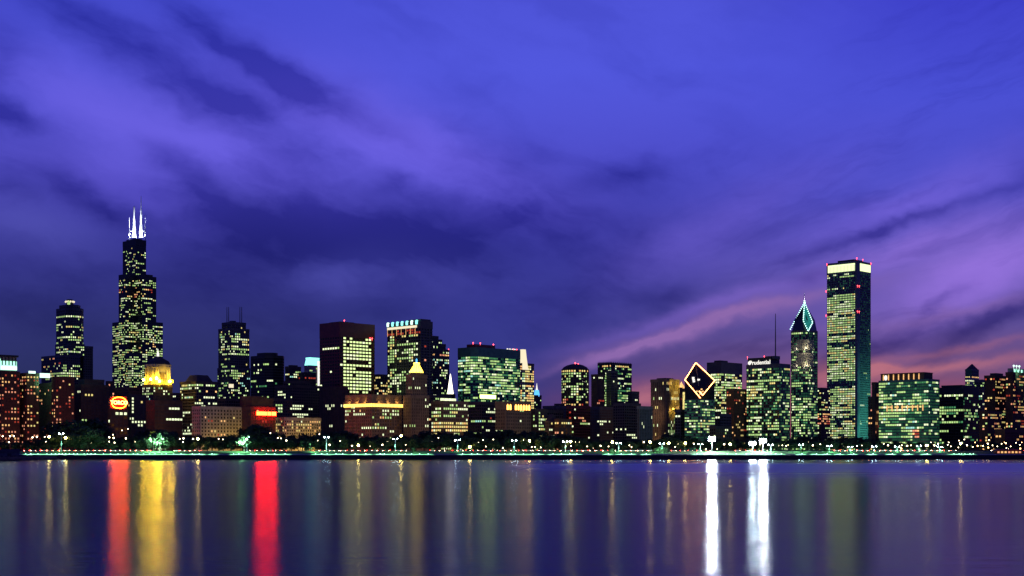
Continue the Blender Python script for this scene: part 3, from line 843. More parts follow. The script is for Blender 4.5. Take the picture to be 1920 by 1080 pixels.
b = B('lantern_crowned_tower', 'ribbed dark tower crowned by a row of cyan roof lanterns', 727, 789, 810, 601, 2050)
b.tier(b.poly, None, 603, wall='glass', frame='granite', bay=b.wl / 14, fl=4.1, sp=.34, pf=.26, proud=.7, p=.4, pal='ofy', coh=.8, crown=10, run=.4,
       zones=[('R', 0, 1, 600, 900, .10, 'hot'), ('L', 0, 1, 617, 624, .8, 'red'), ('L', .9, 1, 0, 900, .04, None), ('L', 0, 1, 676, 686, .02, None), ('L', .05, .2, 625, 700, .85, 'ofy'), ('L', .66, .8, 625, 700, .75, 'ofy')])
q = MB(); q.box(-1.3, -.9, b.wl * .10, b.wl, b.z(613.5), b.z(609)); b.part('lit_frieze', q, ['s_cream'])
q = MB(); q.lathe([(1.9, 0), (2.3, 1.5), (2.3, 5.0), (1.4, 6.6)], (0, 0, 0), 8); me = q.mesh('roof_lantern', ['s_cyan']); mw = q.mesh('roof_lantern', ['s_mint'])
for k in range(7): obj('roof_lantern', (mw if k in (0, 5) else me), b.root, (-.6, b.wl * (.98 - .145 * k), b.z(607.5)))
q = MB(); q.box(-1.1, -.75, 0, .5, 0, b.z(613) - b.z(626)); me = q.mesh('lit_pier', ['w_warm'])
for k in range(7): obj('lit_pier', me, b.root, (0, b.wl * (.99 - .14 * k), b.z(626)))
b.box('mechanical_penthouse', b.frac(.1, .95, .02, .4), 603, 597.5, 'granite')

b = B('sloped_roof_tower', 'dark glass tower whose roof steps down to one side', 805, 812, 842, 655, 2220)
sl = dict(wall='glass', frame='blackmetal', bay=3.6, fl=4.1, sp=.42, pf=.3, p=.28, pal='ofw', single=False)
b.tier(b.poly, None, 655, zones=[('*', 0, 1, 662, 666, .5, 'res'), ('*', 0, 1, 685, 700, .35, 'mix')], **sl)
b.tier(b.frac(0, .78, 0, 1), 655, 645, **sl); b.tier(b.frac(0, .55, 0, 1), 645, 637, **sl); b.tier(b.frac(0, .32, 0, 1), 637, 631, **sl)
b.red_lamps([(b.wr * .97, 0, b.z(653))], .7)

b = B('beacon_tower', 'brown stone tower topped by a glowing yellow beehive lantern', 757, 771, 804, 742, 1720)
bc = dict(wall='darkstone', frame='stone', bay=3.6, fl=4.0, sp=.3, pf=.5, proud=.45)
b.tier(b.poly, None, 742, p=.03, pal='white', zones=[('R', .3, .75, 749, 753, .8, 'ofw'), ('*', 0, 1, 793, 799, .75, 'ofw')], **bc)
b.tier(b.frac(.1, .93, .1, .9), 742, 703, p=.03, pal='white', zones=[('L', 0, 1, 724, 728, .6, 'ofw'), ('R', .1, .5, 724, 728, .8, 'white')], **bc)
c = mid(b.frac(.1, .93, .1, .9)); zz = lambda py: b.zc(py, c)
q = MB(); q.lathe([(9.2, zz(703)), (9.2, zz(700)), (8.2, zz(699))], (c[0], c[1], 0), 12); b.part('lantern_base', q, ['stone'])
q = MB(); q.lathe([(8.6, zz(699)), (8.2, zz(696)), (5.2, zz(688)), (3.6, zz(683.5)), (4.1, zz(682.5)), (3.9, zz(680.5)), (1.2, zz(680))], (c[0], c[1], 0), 12); b.part('beehive_lantern', q, ['l_beacon'])
q = MB(); q.lathe([(.34, 0), (.26, 1)], (0, 0, 0), 5)
for k in range(12):
    t = 2 * math.pi * (k + .5) / 12; rb = MB(); rb.tube((c[0] + 8.5 * math.cos(t), c[1] + 8.5 * math.sin(t), zz(698.8)), (c[0] + 3.7 * math.cos(t), c[1] + 3.7 * math.sin(t), zz(683.4)), .3, .22, 4); b.part('rib', rb, ['stone'])
q = MB(); q.lathe([(1.2, zz(680)), (1.0, zz(676)), (1.5, zz(675.4)), (.2, zz(672))], (c[0], c[1], 0), 8); b.part('blue_finial', q, ['s_blue'])
lamp(b.root, (b.wr * .5, -18, 10), (1, .62, .3), 2600, 1.0)

b = B('white_spire_church', 'slender white floodlit spire rising behind the yellow block', 836, 844, 853, 742, 2120)
b.tier(b.poly, None, 740, wall='darkstone', frame='darkstone', p=.1, pal='ofw')
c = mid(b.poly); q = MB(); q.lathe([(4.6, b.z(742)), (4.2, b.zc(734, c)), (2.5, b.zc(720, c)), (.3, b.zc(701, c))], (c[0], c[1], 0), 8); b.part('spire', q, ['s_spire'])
b = B('yellow_office_block', 'yellow lit office block with bands of windows and white rooftop letters box', 809, 831, 877, 753, 1740)
b.tier(b.poly, None, 753, wall='darkstone', frame='stone', bay=3.6, fl=4.4, sp=.45, pf=.22, p=.5, pal='ofy', coh=.4, zones=[('*', 0, 1, 793, 812, .97, 'yel'), ('L', .8, 1, 0, 900, .05, None), ('*', 0, 1, 756, 760, .45, 'ofy'), ('L', 0, .7, 766, 783, .75, 'ofy'), ('R', 0, 1, 763, 770, .85, 'ofy'), ('R', 0, 1, 785, 790, .25, 'white')])
for u in (.15, .5, .85): lamp(b.root, (b.wr * u, -18, 3), (1, .66, .14), 4500, 1.0)
q = MB(); q.box(0, 26, -.5, 1.2, 0, b.z(745.6) - b.z(752)); o = b.part('rooftop_light_box', q, ['w_white']); o.location = (b.wr * .05, b.wl * .3, b.z(752.6))

b = B('green_glass_tower', 'broad green lit glass tower with notched top and red roof lamps', 859, 889, 975, 652, 2080)
gp = b.nose(b.poly, 8)
b.tier(gp, None, 652, wall='glass', frame='glowgreenmetal', bay=3.3, fl=4.0, sp=.38, pf=.10, p=.72, pal='green', coh=.7, crown=13, run=.6, dim=.5, dimpal='glow_faint',
       zones=[('R', .50, .64, 655, 678, .35, 'green'), ('R', .9, 1, 665, 690, .0, None), ('*', 0, 1, 702, 705, .97, 'ofw'), ('*', 0, 1, 711, 722, .35, 'green'), ('*', 0, 1, 737, 775, .12, 'green'), ('R', .18, .4, 680, 690, .2, 'res'), ('*', 0, 1, 676, 679, .97, 'ofw')])
b.box('mechanical_penthouse', b.frac(.08, .52, .2, .7), 652, 644, 'redsteel')
b.box('mechanical_penthouse', b.frac(.72, .98, .05, .6), 652, 650, 'greymetal')
q = MB(); q.ball((0, 0, 0), 1.5, 8, 5); me = q.mesh('roof_globe', ['s_white'])
for k in range(4): obj('roof_globe', me, b.root, (b.wr * (.74 + .055 * k), 2, b.z(649.8)))
b.red_lamps([(b.wr * .08, b.wl * .3, b.z(641.5)), (b.wr * .2, b.wl * .2, b.z(641.5)), (b.wr * .5, b.wl * .25, b.z(642)), (b.wr * .97, 4, b.z(649)), (b.wr * .9, 4, b.z(649))], .9)
q = MB(); q.box(0, 33, -.7, .2, 0, b.z(739) - b.z(746)); o = b.part('lit_lobby_band', q, ['s_lime']); o.location = (b.wr * .0 + 12, -.7, b.z(746.5))

b = B('curved_slope_tower', 'white floodlit tower end that sweeps down in a curve', 972, 979, 1001, 682, 2320)
b.tier(b.poly, None, 682, wall='pale', frame='stone', bay=3.4, fl=4.1, sp=.36, pf=.14, p=.72, pal='yel', coh=.4, zones=[('*', 0, .28, 0, 700, .0, None), ('*', 0, .3, 700, 900, .7, 'ofw')])
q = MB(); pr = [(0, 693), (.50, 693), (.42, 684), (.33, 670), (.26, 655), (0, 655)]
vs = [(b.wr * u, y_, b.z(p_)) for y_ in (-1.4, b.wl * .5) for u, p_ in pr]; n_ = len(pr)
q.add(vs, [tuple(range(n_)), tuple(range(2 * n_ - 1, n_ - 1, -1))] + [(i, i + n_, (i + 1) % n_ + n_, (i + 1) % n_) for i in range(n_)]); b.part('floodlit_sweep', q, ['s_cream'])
b = B('blue_spire_tower', 'distant tower with small blue lit roof and white pinnacle', 998, 1005, 1015, 741, 2420)
b.tier(b.poly, None, 742, wall='darkstone', frame='darkstone', p=.15, pal='mix')
c = mid(b.poly); q = MB(); q.prism(ngon(c, 5.6, 8), b.z(743), b.z(731), 0, ngon(c, 3.6, 8)); b.part('blue_lit_roof', q, ['s_blue'])
q = MB(); q.lathe([(2.0, b.z(731)), (1.3, b.z(727)), (.2, b.z(718))], (c[0], c[1], 0), 8); b.part('pinnacle', q, ['s_white'])

b = B('dark_window_block', 'dark office block dotted with white windows below the green glass tower', 875, 903, 941, 755, 1880)
b.tier(b.poly, None, 755, wall='glass', frame='darkstone', bay=4, fl=4.2, p=.25, pal='ofw', single=True, zones=[('*', 0, 1, 783, 787, .3, 'red'), ('*', 0, 1, 790, 835, .06, 'mix')])
b = B('arcade_topped_building', 'stone building with orange lit arches along its top storey', 929, 948, 995, 754, 1740)
b.tier(b.poly, None, 754, wall='darkstone', frame='stone', bay=4.0, fl=4.3, sp=.45, pf=.3, p=.05, pal='ofw', crown=9, single=True, zones=[('*', 0, 1, 778, 782, .7, 'ofw'), ('*', 0, 1, 796, 801, .97, 'ofy'), ('L', 0, 1, 806, 810, .9, 'ofw')])
q = MB(); hh = b.z(757) - b.z(768)
q.add([(0, 0, 0), (3.4, 0, 0), (3.4, 0, hh * .72), (2.6, 0, hh * .92), (1.7, 0, hh), (.8, 0, hh * .92), (0, 0, hh * .72)], [tuple(range(7))]); me = q.mesh('lit_arch', ['s_arch'])
for k in range(9):
    if k != 2: obj('lit_arch', me, b.root, (b.wr * (.03 + .107 * k), -.75, b.z(768.3)))
q = MB(); q.box(-1.2, .8, -1.2, .8, 0, b.z(750.5)); b.part('corner_pier', q, ['stone'])
lamp(b.root, (b.wr * .1, -14, 6), (1, .75, .2), 3200, 1); lamp(b.root, (b.wr * .6, -18, 6), (.8, 1, .3), 2200, 1)
b = B('green_grid_block', 'narrow block with yellow green window grid right of the arches', 996, 1003, 1026, 768, 1790)
b.tier(b.poly, None, 768, wall='darkstone', frame='darkstone', bay=3.6, fl=4.1, p=.22, pal='ofy', single=True, zones=[('*', .3, .65, 770, 810, .85, 'ofy')])
b = B('grey_back_block', 'unlit grey block behind the gabled house', 1018, 1042, 1080, 760, 1960)
b.tier(b.poly, None, 762, wall='darkstone', frame='greymetal', bay=4, p=.04, pal='white')
b.box('roof_tank', b.frac(.3, .5, .3, .6), 762, 756, 'darkstone'); b.box('roof_tank', b.frac(.75, .9, .2, .4), 762, 757, 'darkstone')
b = B('gabled_house', 'low stone house with pointed gable amid darker blocks', 1022, 1029, 1047, 787, 1770)
b.tier(b.poly, None, 790, wall='darkstone', frame='stone', bay=4, p=.06, pal='ofy', single=True, crown=1.5, parapet=.3, zones=[('*', 0, 1, 800, 806, .5, 'white')])
q = MB(); p_ = b.poly; zr = b.z(776)
q.add([(p_[0][0], p_[0][1], b.z(789.6)), (p_[1][0], p_[1][1], b.z(789.6)), (p_[2][0], p_[2][1], b.z(789.6)), (p_[3][0], p_[3][1], b.z(789.6)), (b.wr / 2, 0, zr), (b.wr / 2, b.wl, zr)], [(0, 1, 4), (2, 3, 5), (1, 2, 5, 4), (3, 0, 4, 5), (3, 2, 1, 0)]); b.part('gable_roof', q, ['copper'])
b = B('orange_lit_lowrise', 'low brown block with orange lit windows near the domed tower', 1040, 1048, 1072, 787, 1760)
b.tier(b.poly, None, 787, wall='darkstone', frame='brownbrick', bay=4, fl=4.1, p=.06, pal='res', single=True, dim=.4, dimpal='glow_amber', zones=[('*', .1, .9, 791, 795, .9, 'yel'), ('*', .2, .8, 806, 812, .5, 'res')])

b = B('domed_round_tower', 'round tower with warm lit crown ring under a low dome', 1052, 1078, 1105, 692, 2180)
c = mid(b.poly); R_ = (wx(1105, 2180) - wx(1052, 2180)) / 2 * .97
c = b.local(1078.5, 2180 + R_)
rp = ngon(c, R_, 16)
b.tier(rp, None, 692, wall='glass', frame='brownbrick', bay=3.9, fl=4.1, sp=.4, pf=.34, p=.36, pal='ofy', crown=1.5, coh=.6, parapet=.6,
       zones=[('*', 0, 1, 692, 698.5, .97, 'yel'), ('*', 0, 1, 700, 708, .55, 'ofy'), ('*', 0, 1, 727, 730, .95, 'ofy'), ('*', 0, 1, 741, 743.5, .7, 'ofy'), ('*', 0, 1, 745, 780, .25, 'res')])
q = MB(); q.lathe([(R_ * .98, b.z(691)), (R_ * .86, b.z(687)), (R_ * .6, b.z(683.5)), (R_ * .3, b.z(681.5)), (R_ * .08, b.z(680.5))], (c[0], c[1], 0), 16); b.part('dome', q, ['copper'])
b.red_lamps([(c[0], c[1], b.z(679)), (c[0] - 4, c[1] - 4, b.z(680)), (c[0] + 5, c[1] - 2, b.z(680.5))], .9)
b = B('dark_stepped_block', 'dark stepped block with a few rosy windows below the domed tower', 1062, 1076, 1106, 762, 1900)
b.tier(b.poly, None, 762, wall='glass', frame='redsteel', bay=4, p=.05, pal='white', single=True, zones=[('*', .3, .7, 770, 790, .5, 'hot'), ('*', 0, 1, 792, 812, .35, 'ofw')])
b = B('brown_slab_pair', 'dark brown slab standing left of the crowned glass tower', 1109, 1119, 1133, 703, 2090)
b.tier(b.poly, None, 703, wall='darkstone', frame='brownbrick', p=.04, pal='res', zones=[('*', .3, .8, 706, 711, .8, 'white')])
b = B('crowned_glass_tower', 'dark tower with a lit fluted crown and split window columns', 1121, 1146, 1184, 680, 2260)
b.tier(b.poly, None, 681, wall='glass', frame='blackmetal', bay=3.2, fl=4.0, sp=.38, pf=.2, p=.45, pal='green', coh=.5, crown=3, zones=[('L', .35, .95, 682, 687, .97, 'yel'), ('R', .2, .9, 682, 687, .97, 'yel'), ('*', 0, 1, 687, 690, 0, None), ('L', 0, .25, 0, 900, .3, 'green'), ('R', 0, .2, 0, 900, .05, None), ('L', .45, 1, 700, 760, .7, 'of'), ('R', .25, .95, 745, 752, .95, 'green')])
q = MB(); q.box(-.9, -.4, 0, .5, 0, 7); q.box(0, .5, -.9, -.4, 0, 7); me = q.mesh('crown_fin', ['brownbrick'])
for k in range(10): obj('crown_fin', me, b.root, (0, b.wl * k / 9.5, b.z(686))); obj('crown_fin', me, b.root, (b.wr * k / 9.5, 0, b.z(686)))
b = B('dark_pencil_tower', 'plain black tower in front of the crowned glass tower', 1137, 1146, 1158, 696, 2130)
b.tier(b.poly, None, 696, wall='glass', frame='granite', p=.015, pal='white')
b = B('dark_shoulder_tower', 'dark tower with a bright white window pair right of the crowned tower', 1178, 1185, 1198, 735, 2140)
b.tier(b.poly, None, 735, wall='darkstone', frame='greymetal', p=.03, pal='white', zones=[('*', .3, .7, 748, 752, .9, 'white')])
b = B('dark_midrise', 'broad unlit midrise with a few white windows below the crowned tower', 1098, 1124, 1164, 764, 1940)
b.tier(b.poly, None, 764, wall='darkstone', frame='greymetal', bay=4, p=.05, pal='white', single=True, zones=[('*', 0, .3, 782, 796, .35, 'white'), ('*', .3, .6, 808, 814, .6, 'white')])
b = B('black_midrise', 'black midrise with five bright windows at street level', 1150, 1171, 1201, 757, 1880)
b.tier(b.poly, None, 757, wall='glass', frame='granite', bay=3.9, p=.03, pal='white', single=True, zones=[('R', .1, .9, 813, 819, .75, 'white'), ('L', .3, .7, 800, 806, .6, 'white')])
b = B('ribbed_grey_block', 'grey block with vertical ribs and a lit window row', 1195, 1199, 1223, 763, 1800)
b.tier(b.poly, None, 763, wall='darkstone', frame='marble', bay=3.2, fl=4.2, sp=.12, pf=.45, proud=.7, p=.03, pal='white', zones=[('*', 0, 1, 790, 794, .6, 'ofw')])

b = B('gold_striped_tower', 'tower with one gold lit face of vertical ribs', 1221, 1249, 1273, 711, 1920)
b.tier(b.poly, None, 712, wall='darkstone', frame='stone', bay=3.3, fl=4.1, sp=.12, pf=.42, proud=.8, p=.12, pal='yel', coh=.5, zones=[('R', .1, .8, 784, 815, .6, 'green'), ('L', 0, .3, 720, 840, .22, 'ofy'), ('*', 0, 1, 729, 731, .3, 'white'), ('*', 0, 1, 745, 748, .3, 'white')])
b.box('penthouse', b.frac(.2, .8, .2, .8), 712, 708, 'darkstone')
for u, zz_ in ((.3, 771), (.7, 771), (.5, 745), (.3, 722), (.8, 722)): lamp(b.root, (b.wr * u, -8, b.z(zz_)), (1, .74, .08), 9000, .8)
q = MB(); q.ball((0, 0, 0), 1.1, 8, 5); me = q.mesh('facade_globe', ['l_beacon'])
obj('facade_globe', me, b.root, (b.wr * .45, -2.2, b.z(766)))
lamp(b.root, (-16, b.wl * .5, 8), (1, .6, .3), 9000, 1.0)
lamp(b.root, (-22, b.wl * .5, 50), (1, .62, .34), 12000, 1.0)
b = B('gilded_shaft_tower', 'slim dark tower with a yellow lit shaft and gilt cap', 1269, 1276, 1286, 722, 2060)
b.tier(b.poly, None, 728, wall='darkstone', frame='brownbrick', p=.05, pal='res')
q = MB(); q.box(0, b.wr * .55, -1.2, .4, b.z(769), b.z(735)); o = b.part('lit_shaft', q, ['w_yellow']); o.location = (b.wr * .4, -.3, 0)
c = mid(b.poly); q = MB(); q.lathe([(5, b.z(728)), (4.2, b.z(723)), (1.5, b.z(719)), (.2, b.z(715))], (c[0], c[1], 0), 8); b.part('gilt_cap', q, ['w_warm'])
b = B('black_lowrise', 'black block at the foot of the diamond topped tower', 1266, 1276, 1294, 769, 1850)
b.tier(b.poly, None, 769, wall='glass', frame='granite', p=.01, pal='white')

b = B('diamond_topped_tower', 'tower whose sliced roof is outlined by a glowing diamond', 1284, 1313, 1340, 746, 1830)
P_ = b.poly
yb_ = b.Y + P_[2][0] * SA + P_[2][1] * CA
back = b.local(1304.5, yb_)                       # the peak leans a little to the south
zf, zb_ = b.z(747), b.zc(680.5, back)
zlr = [b.zc(714, P_[1]), b.zc(713, P_[3])]
b.tier(P_, None, 749, wall='glass', frame='marble', bay=3.4, fl=3.7, sp=.45, pf=.08, proud=.3, p=.34, pal='of', coh=.6, crown=1.0, parapet=.2, dim=.6, dimpal='glow_faint',
       zones=[('L', .55, 1, 0, 900, .4, 'green'), ('*', 0, 1, 788, 806, .62, 'ofy'), ('L', .8, 1, 758, 775, .8, 'ofy'), ('*', 0, 1, 752, 757, .05, None)])
q = MB()
vt = [(*P_[0], zf - 1.5), (*P_[1], zf - 1.5), (*P_[2], zf - 1.5), (*P_[3], zf - 1.5), (*P_[0], zf), (*P_[1], zlr[0]), (*back, zb_), (*P_[3], zlr[1])]
q.add(vt, [(3, 2, 1, 0), (0, 1, 5, 4), (1, 2, 6, 5), (2, 3, 7, 6), (3, 0, 4, 7), (4, 5, 7), (5, 6, 7)]); b.part('sliced_roof', q, ['glass'])
V4 = [Vector(v) for v in vt[4:]]
nrm = (V4[1] - V4[0]).cross(V4[3] - V4[0]).normalized()
for i, (f0, f1) in enumerate(((.16, 1.0), (0.0, .98), (.02, 1.0), (0.0, 1.0))):
    p0, p1 = V4[i], V4[(i + 1) % 4]
    a_, c_ = p0.lerp(p1, f0) + nrm * .7, p0.lerp(p1, f1) + nrm * .7
    q = MB(); q.tube(a_, c_, .42, .42, 6); b.part('edge_light', q, ['s_diamond'])
q = MB(); a_ = V4[0].lerp(V4[1], .16) + nrm * .7; q.tube(a_, a_ + (V4[3] - V4[0]).normalized() * 8, .5, .5, 6); b.part('edge_light', q, ['s_diamond'])
q = MB(); q.tube(V4[0].lerp(V4[2], .35) + nrm * .3, V4[2].lerp(V4[0], .04) + nrm * .3, .55, .4, 5); b.part('roof_ridge', q, ['marble'])
q = MB()
q.box(-2.2, 2.2, -.5, .5, -1.2, 1.2); me = q.mesh('roof_lamp', ['s_white'])
for s_, t_ in ((.30, .72), (.34, .78), (.26, .66), (.47, .55)):
    p = V4[0] + (V4[1] - V4[0]) * s_ + (V4[3] - V4[0]) * t_ + nrm * .8
    obj('roof_lamp', me, b.root, tuple(p))
q = MB(); q.box(-1.3, 1.3, -.5, .5, -1.0, 1.0); me = q.mesh('roof_window', ['w_warm'])
for s_, t_ in ((.08, .30), (.16, .22), (.2, .14), (.28, .1), (.12, .12), (.3, .2)):
    p = V4[0] + (V4[1] - V4[0]) * s_ + (V4[3] - V4[0]) * t_ + nrm * .4
    obj('roof_window', me, b.root, tuple(p))

b = B('lit_grid_tower', 'tower with evenly lit pale windows and a dark flat top', 1326, 1352, 1391, 680, 2150)
b.tier(b.poly, None, 680, wall='glass', frame='granite', bay=3.3, fl=4.0, sp=.36, pf=.14, p=.82, pal='ofy', coh=.4, crown=17, zones=[('R', 0, .2, 690, 712, .3, 'of'), ('*', 0, 1, 0, 742, .85, 'ofy'), ('*', 0, 1, 742, 780, .5, 'ofy'), ('L', .4, 1, 711, 714, .97, 'yel')])
b.box('mechanical_penthouse', b.frac(.0, .35, .05, .5), 680, 675.5, 'blackmetal')
b = B('dark_wedge_block', 'unlit dark block standing before the evenly lit tower', 1337, 1350, 1371, 777, 1890)
b.tier(b.poly, None, 777, wall='glass', frame='granite', p=.015, pal='white', zones=[('*', .3, .8, 808, 814, .5, 'ofw')])
b = B('russet_apartment_tower', 'russet brick apartment tower with mixed warm windows', 1362, 1376, 1403, 730, 1980)
b.tier(b.poly, None, 730, wall='brownbrick', frame='brownbrick', bay=3.8, fl=3.9, sp=.45, pf=.42, p=.26, pal='res', single=True)
b.red_lamps([(b.wr * .4, 1, b.z(726))], .7)

b = B('lettered_office_slab', 'wide office slab bearing a white lettered sign and tall mast', 1400, 1461, 1481, 683, 1960)
b.tier(b.poly, None, 683, wall='glass', frame='greymetal', bay=3.2, fl=4.0, sp=.4, pf=.16, p=.58, pal='ofy', coh=.55, crown=5, dim=.5, dimpal='glow_faint',
       zones=[('*', 0, 1, 762, 772, .3, 'of'), ('L', .5, 1, 735, 790, .22, 'of'), ('*', 0, 1, 806, 835, .25, 'ofy'), ('R', 0, 1, 700, 835, .35, 'of'), ('*', 0, 1, 786, 790, .7, 'ofy')])
up = b.frac(.06, .9, .28, .985)
b.box('sign_storey', up, 684, 668.5, 'blackmetal'); b.box('rooftop_plant', b.frac(.2, .7, .2, .5), 672, 666, 'greymetal')
q = MB(); q.lathe([(2.6, -.25), (2.6, .25)], (0, 0, 0), 20); o = b.part('round_sign_emblem', q, ['s_white'])
fx = up[0][0] - .45
lx, ly = fx, up[0][1] + (up[3][1] - up[0][1]) * .915
o.location = (fx - .1, ly, b.z(677.8)); o.rotation_euler = (0, math.radians(90), 0)
lettering(b.root, 'Prudential', 8.6, (fx - .1, up[0][1] + (up[3][1] - up[0][1]) * .46, b.z(678.0)), 's_white', rz=-90.0, squeeze=1.02)
x, y = b.local(1454, 1960 + 25); q = MB(); q.tube((x, y, b.z(672)), (x, y, b.z(620)), 1.0, .7, 6); q.tube((x, y, b.z(620)), (x, y, b.zc(588, (x, y))), .7, .45, 6); b.part('mast', q, ['greymetal'])
b.red_lamps([(up[0][0] + 1, up[0][1] + 40, b.z(666)), (up[0][0] + 2, up[0][1] + 12, b.z(666)), (up[1][0], up[0][1] + 3, b.z(666))], .6)

b = B('chevron_peaked_tower', 'tower with a steep teal lit peak edged in lights', 1480, 1511, 1536, 622, 2080)
cp = b.chamfer(b.poly, 5)
b.tier(cp, None, 620, wall='glass', frame='granite', bay=3.2, fl=4.0, sp=.4, pf=.2, p=.45, pal='of', coh=.6, crown=2, dim=.5, dimpal='glow_faint',
       zones=[('*', 0, 1, 624, 628, .8, 'ofw'), ('L', 0, .3, 630, 685, .3, 'ofy'), ('*', 0, 1, 655, 659, .7, 'of'), ('*', 0, 1, 628, 690, .16, 'of'), ('*', 0, 1, 720, 745, .2, 'of'), ('*', 0, 1, 755, 795, .62, 'of'), ('L', .3, .9, 801, 804, .98, 'ofy'), ('*', 0, 1, 800, 835, .3, 'of')])
c = mid(b.poly); zs, za = b.z(621), b.zc(567, c)
# fluted setbacks washed by lamps
for k, (za_, zb2) in enumerate(((655, 636), (687, 662))):
    q = MB()
    for j in range(9): q.box(-1.6, -.2, b.wl * (.03 + .06 * j) - .45, b.wl * (.03 + .06 * j) + .45, b.z(za_), b.z(zb2)); q.box(b.wr * (.04 + .06 * j) - .45, b.wr * (.04 + .06 * j) + .45, -1.6, -.2, b.z(za_), b.z(zb2))
    b.part('flute', q, ['pale'], 'stuff')
    lamp(b.root, (-4, -4, b.z(za_ - 1)), (1, .92, .66), 9000, .8); lamp(b.root, (-6, b.wl * .55, b.z(za_ - 1)), (1, .95, .75), 4500, .8)
apx = (c[0], c[1], za)
body = inner(cp, .98)
q = MB(); n_ = len(body)
shoulder = inner(cp, .80)
q.prism(body, zs, b.z(598), 0, shoulder)
q.add([(p[0], p[1], b.z(598)) for p in shoulder] + [apx], [(i, (i + 1) % n_, n_) for i in range(n_)]); b.part('peaked_roof', q, ['glass'])
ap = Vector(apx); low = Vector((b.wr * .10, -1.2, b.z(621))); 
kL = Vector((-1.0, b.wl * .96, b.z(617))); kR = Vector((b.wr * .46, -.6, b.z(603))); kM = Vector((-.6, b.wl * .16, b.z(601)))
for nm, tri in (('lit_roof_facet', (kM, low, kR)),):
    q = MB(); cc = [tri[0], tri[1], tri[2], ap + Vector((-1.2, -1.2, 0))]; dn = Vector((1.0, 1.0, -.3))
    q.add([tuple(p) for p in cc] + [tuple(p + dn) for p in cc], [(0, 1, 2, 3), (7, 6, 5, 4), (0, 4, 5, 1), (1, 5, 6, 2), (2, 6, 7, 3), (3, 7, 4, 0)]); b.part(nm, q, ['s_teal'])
q = MB(); q.ball((0, 0, 0), .85, 6, 4); me = q.mesh('edge_lamp', ['s_edge'])
for p0, p1, n_ in ((ap, kL, 15), (ap, kM, 10), (kM, low, 5), (ap, kR, 10), (kR, low, 6)):
    for k in range(n_):
        p = p0.lerp(p1, (k + .5) / n_); obj('edge_lamp', me, b.root, (p.x - 1.3, p.y - 1.3, p.z))
q = MB(); q.lathe([(1.6, za - 1), (1.3, za + 4), (.5, za + 7), (.3, b.zc(549, c))], (c[0], c[1], 0), 8); b.part('spire', q, ['white'])
q = MB(); q.ball((c[0] - 1.5, c[1] - 1.5, za), 1.6, 8, 5); b.part('apex_lamp', q, ['s_mint'])
lamp(b.root, (c[0] - 8, c[1] - 8, za + 2), (.9, .8, 1), 9000, .6)

b = B('low_back_tower', 'dark tower with orange lit lower floors between two tall towers', 1532, 1540, 1556, 728, 2300)
b.tier(b.poly, None, 728, wall='glass', frame='darkstone', p=.3, pal='mix', zones=[('*', 0, 1, 733, 737, .9, 'ofw'), ('*', 0, 1, 738, 745, 0, None), ('*', 0, 1, 780, 798, .7, 'res')])

b = B('white_marble_skyscraper', 'tall square pale skyscraper with glowing white crown band', 1551, 1607, 1632, 488, 2380)
def aon(face, u, py):
    if face == 'R': return .05 if py > 560 else .02
    if py < 512: return .12
    if py < 540: return .2
    if 541 < py < 548: return .08
    if 640 < py < 650 or 715 < py < 728: return .12
    return .93 if 548 < py < 612 else .84
b.tier(b.poly, None, 490, wall='glass', frame='marble', bay=b.wl / 19, fl=3.95, sp=.40, pf=.34, proud=.5, p=aon, pal='ofy', coh=.8, run=.6, crown=19, dim=.35, dimpal='glow_faint')
q = MB(); q.box(-1.2, -.75, b.wl * .05, b.wl * .965, b.z(507), b.z(493)); b.part('lit_crown_band', q, ['s_crown'])
q = MB(); q.box(b.wr * .14, b.wr * .97, -1.2, -.75, b.z(507), b.z(493)); b.part('lit_crown_band', q, ['s_crown'])
q = MB(); q.box(-1.5, -1.25, -.22, .22, b.z(507), b.z(495.5)); me = q.mesh('crown_mullion', ['marble'])
for k in range(19): obj('crown_mullion', me, b.root, (0, b.wl * (.07 + .047 * k), 0))
q = MB(); q.prism([(-1.3, -1.3), (7.5, -1.3), (7.5, 0), (0, 0), (0, 3.4), (-1.3, 3.4)], 0, b.z(489)); b.part('corner_pier', q, ['marble'])
b.box('mechanical_penthouse', b.frac(.12, .8, .15, .7), 490, 484.5, 'blackmetal')
b.red_lamps([(-1, 0, b.z(484)), (-1, b.wl, b.z(489.5)), (b.wr, -1, b.z(489)), (-2, b.wl + 1, b.z(541)), (-2, -2, b.z(536)), (4, -2, b.z(536)), (-2, -2, b.z(584)), (4, -2, b.z(584)), (-2, b.wl + 1, b.z(587)), (b.wr * .5, 2, b.z(484))], .8)
for u, d_, pw, zz_ in ((.3, 40, 110000, 30), (.7, 50, 110000, 60), (.5, 60, 90000, 110)): lamp(b.root, (b.wr * u, -d_, zz_), (.10, .80, .58), pw, 2.0)  # added green spots in place of city glow from below

b = B('brown_corner_tower', 'slim brown ribbed tower beside the pale skyscraper', 1635, 1641, 1654, 716, 1930)
b.tier(b.poly, None, 718, wall='darkstone', frame='brownbrick', bay=3.4, sp=.15, pf=.45, p=.12, pal='res')
lamp(b.root, (b.wr * .3, -14, b.z(790)), (1, .6, .3), 3000, 1)
b = B('green_banded_office', 'broad green lit office block with brown fluted crown and white emblem', 1648, 1741, 1761, 712, 1830)
b.tier(b.poly, None, 712, wall='tealglass', frame='glowgreenmetal', bay=3.3, fl=3.95, sp=.4, pf=.08, p=.62, pal='green', coh=.5, crown=2.0, run=.6, dim=.95, dimpal='glow_faint',
       zones=[('R', 0, 1, 0, 900, .25, 'ofw'), ('*', 0, 1, 713, 716.5, .97, 'ofw'), ('L', .05, .85, 761, 765.5, .97, 'yel'), ('L', .8, 1, 755, 835, .12, 'green'), ('L', .66, .86, 806, 826, .6, 'res')])
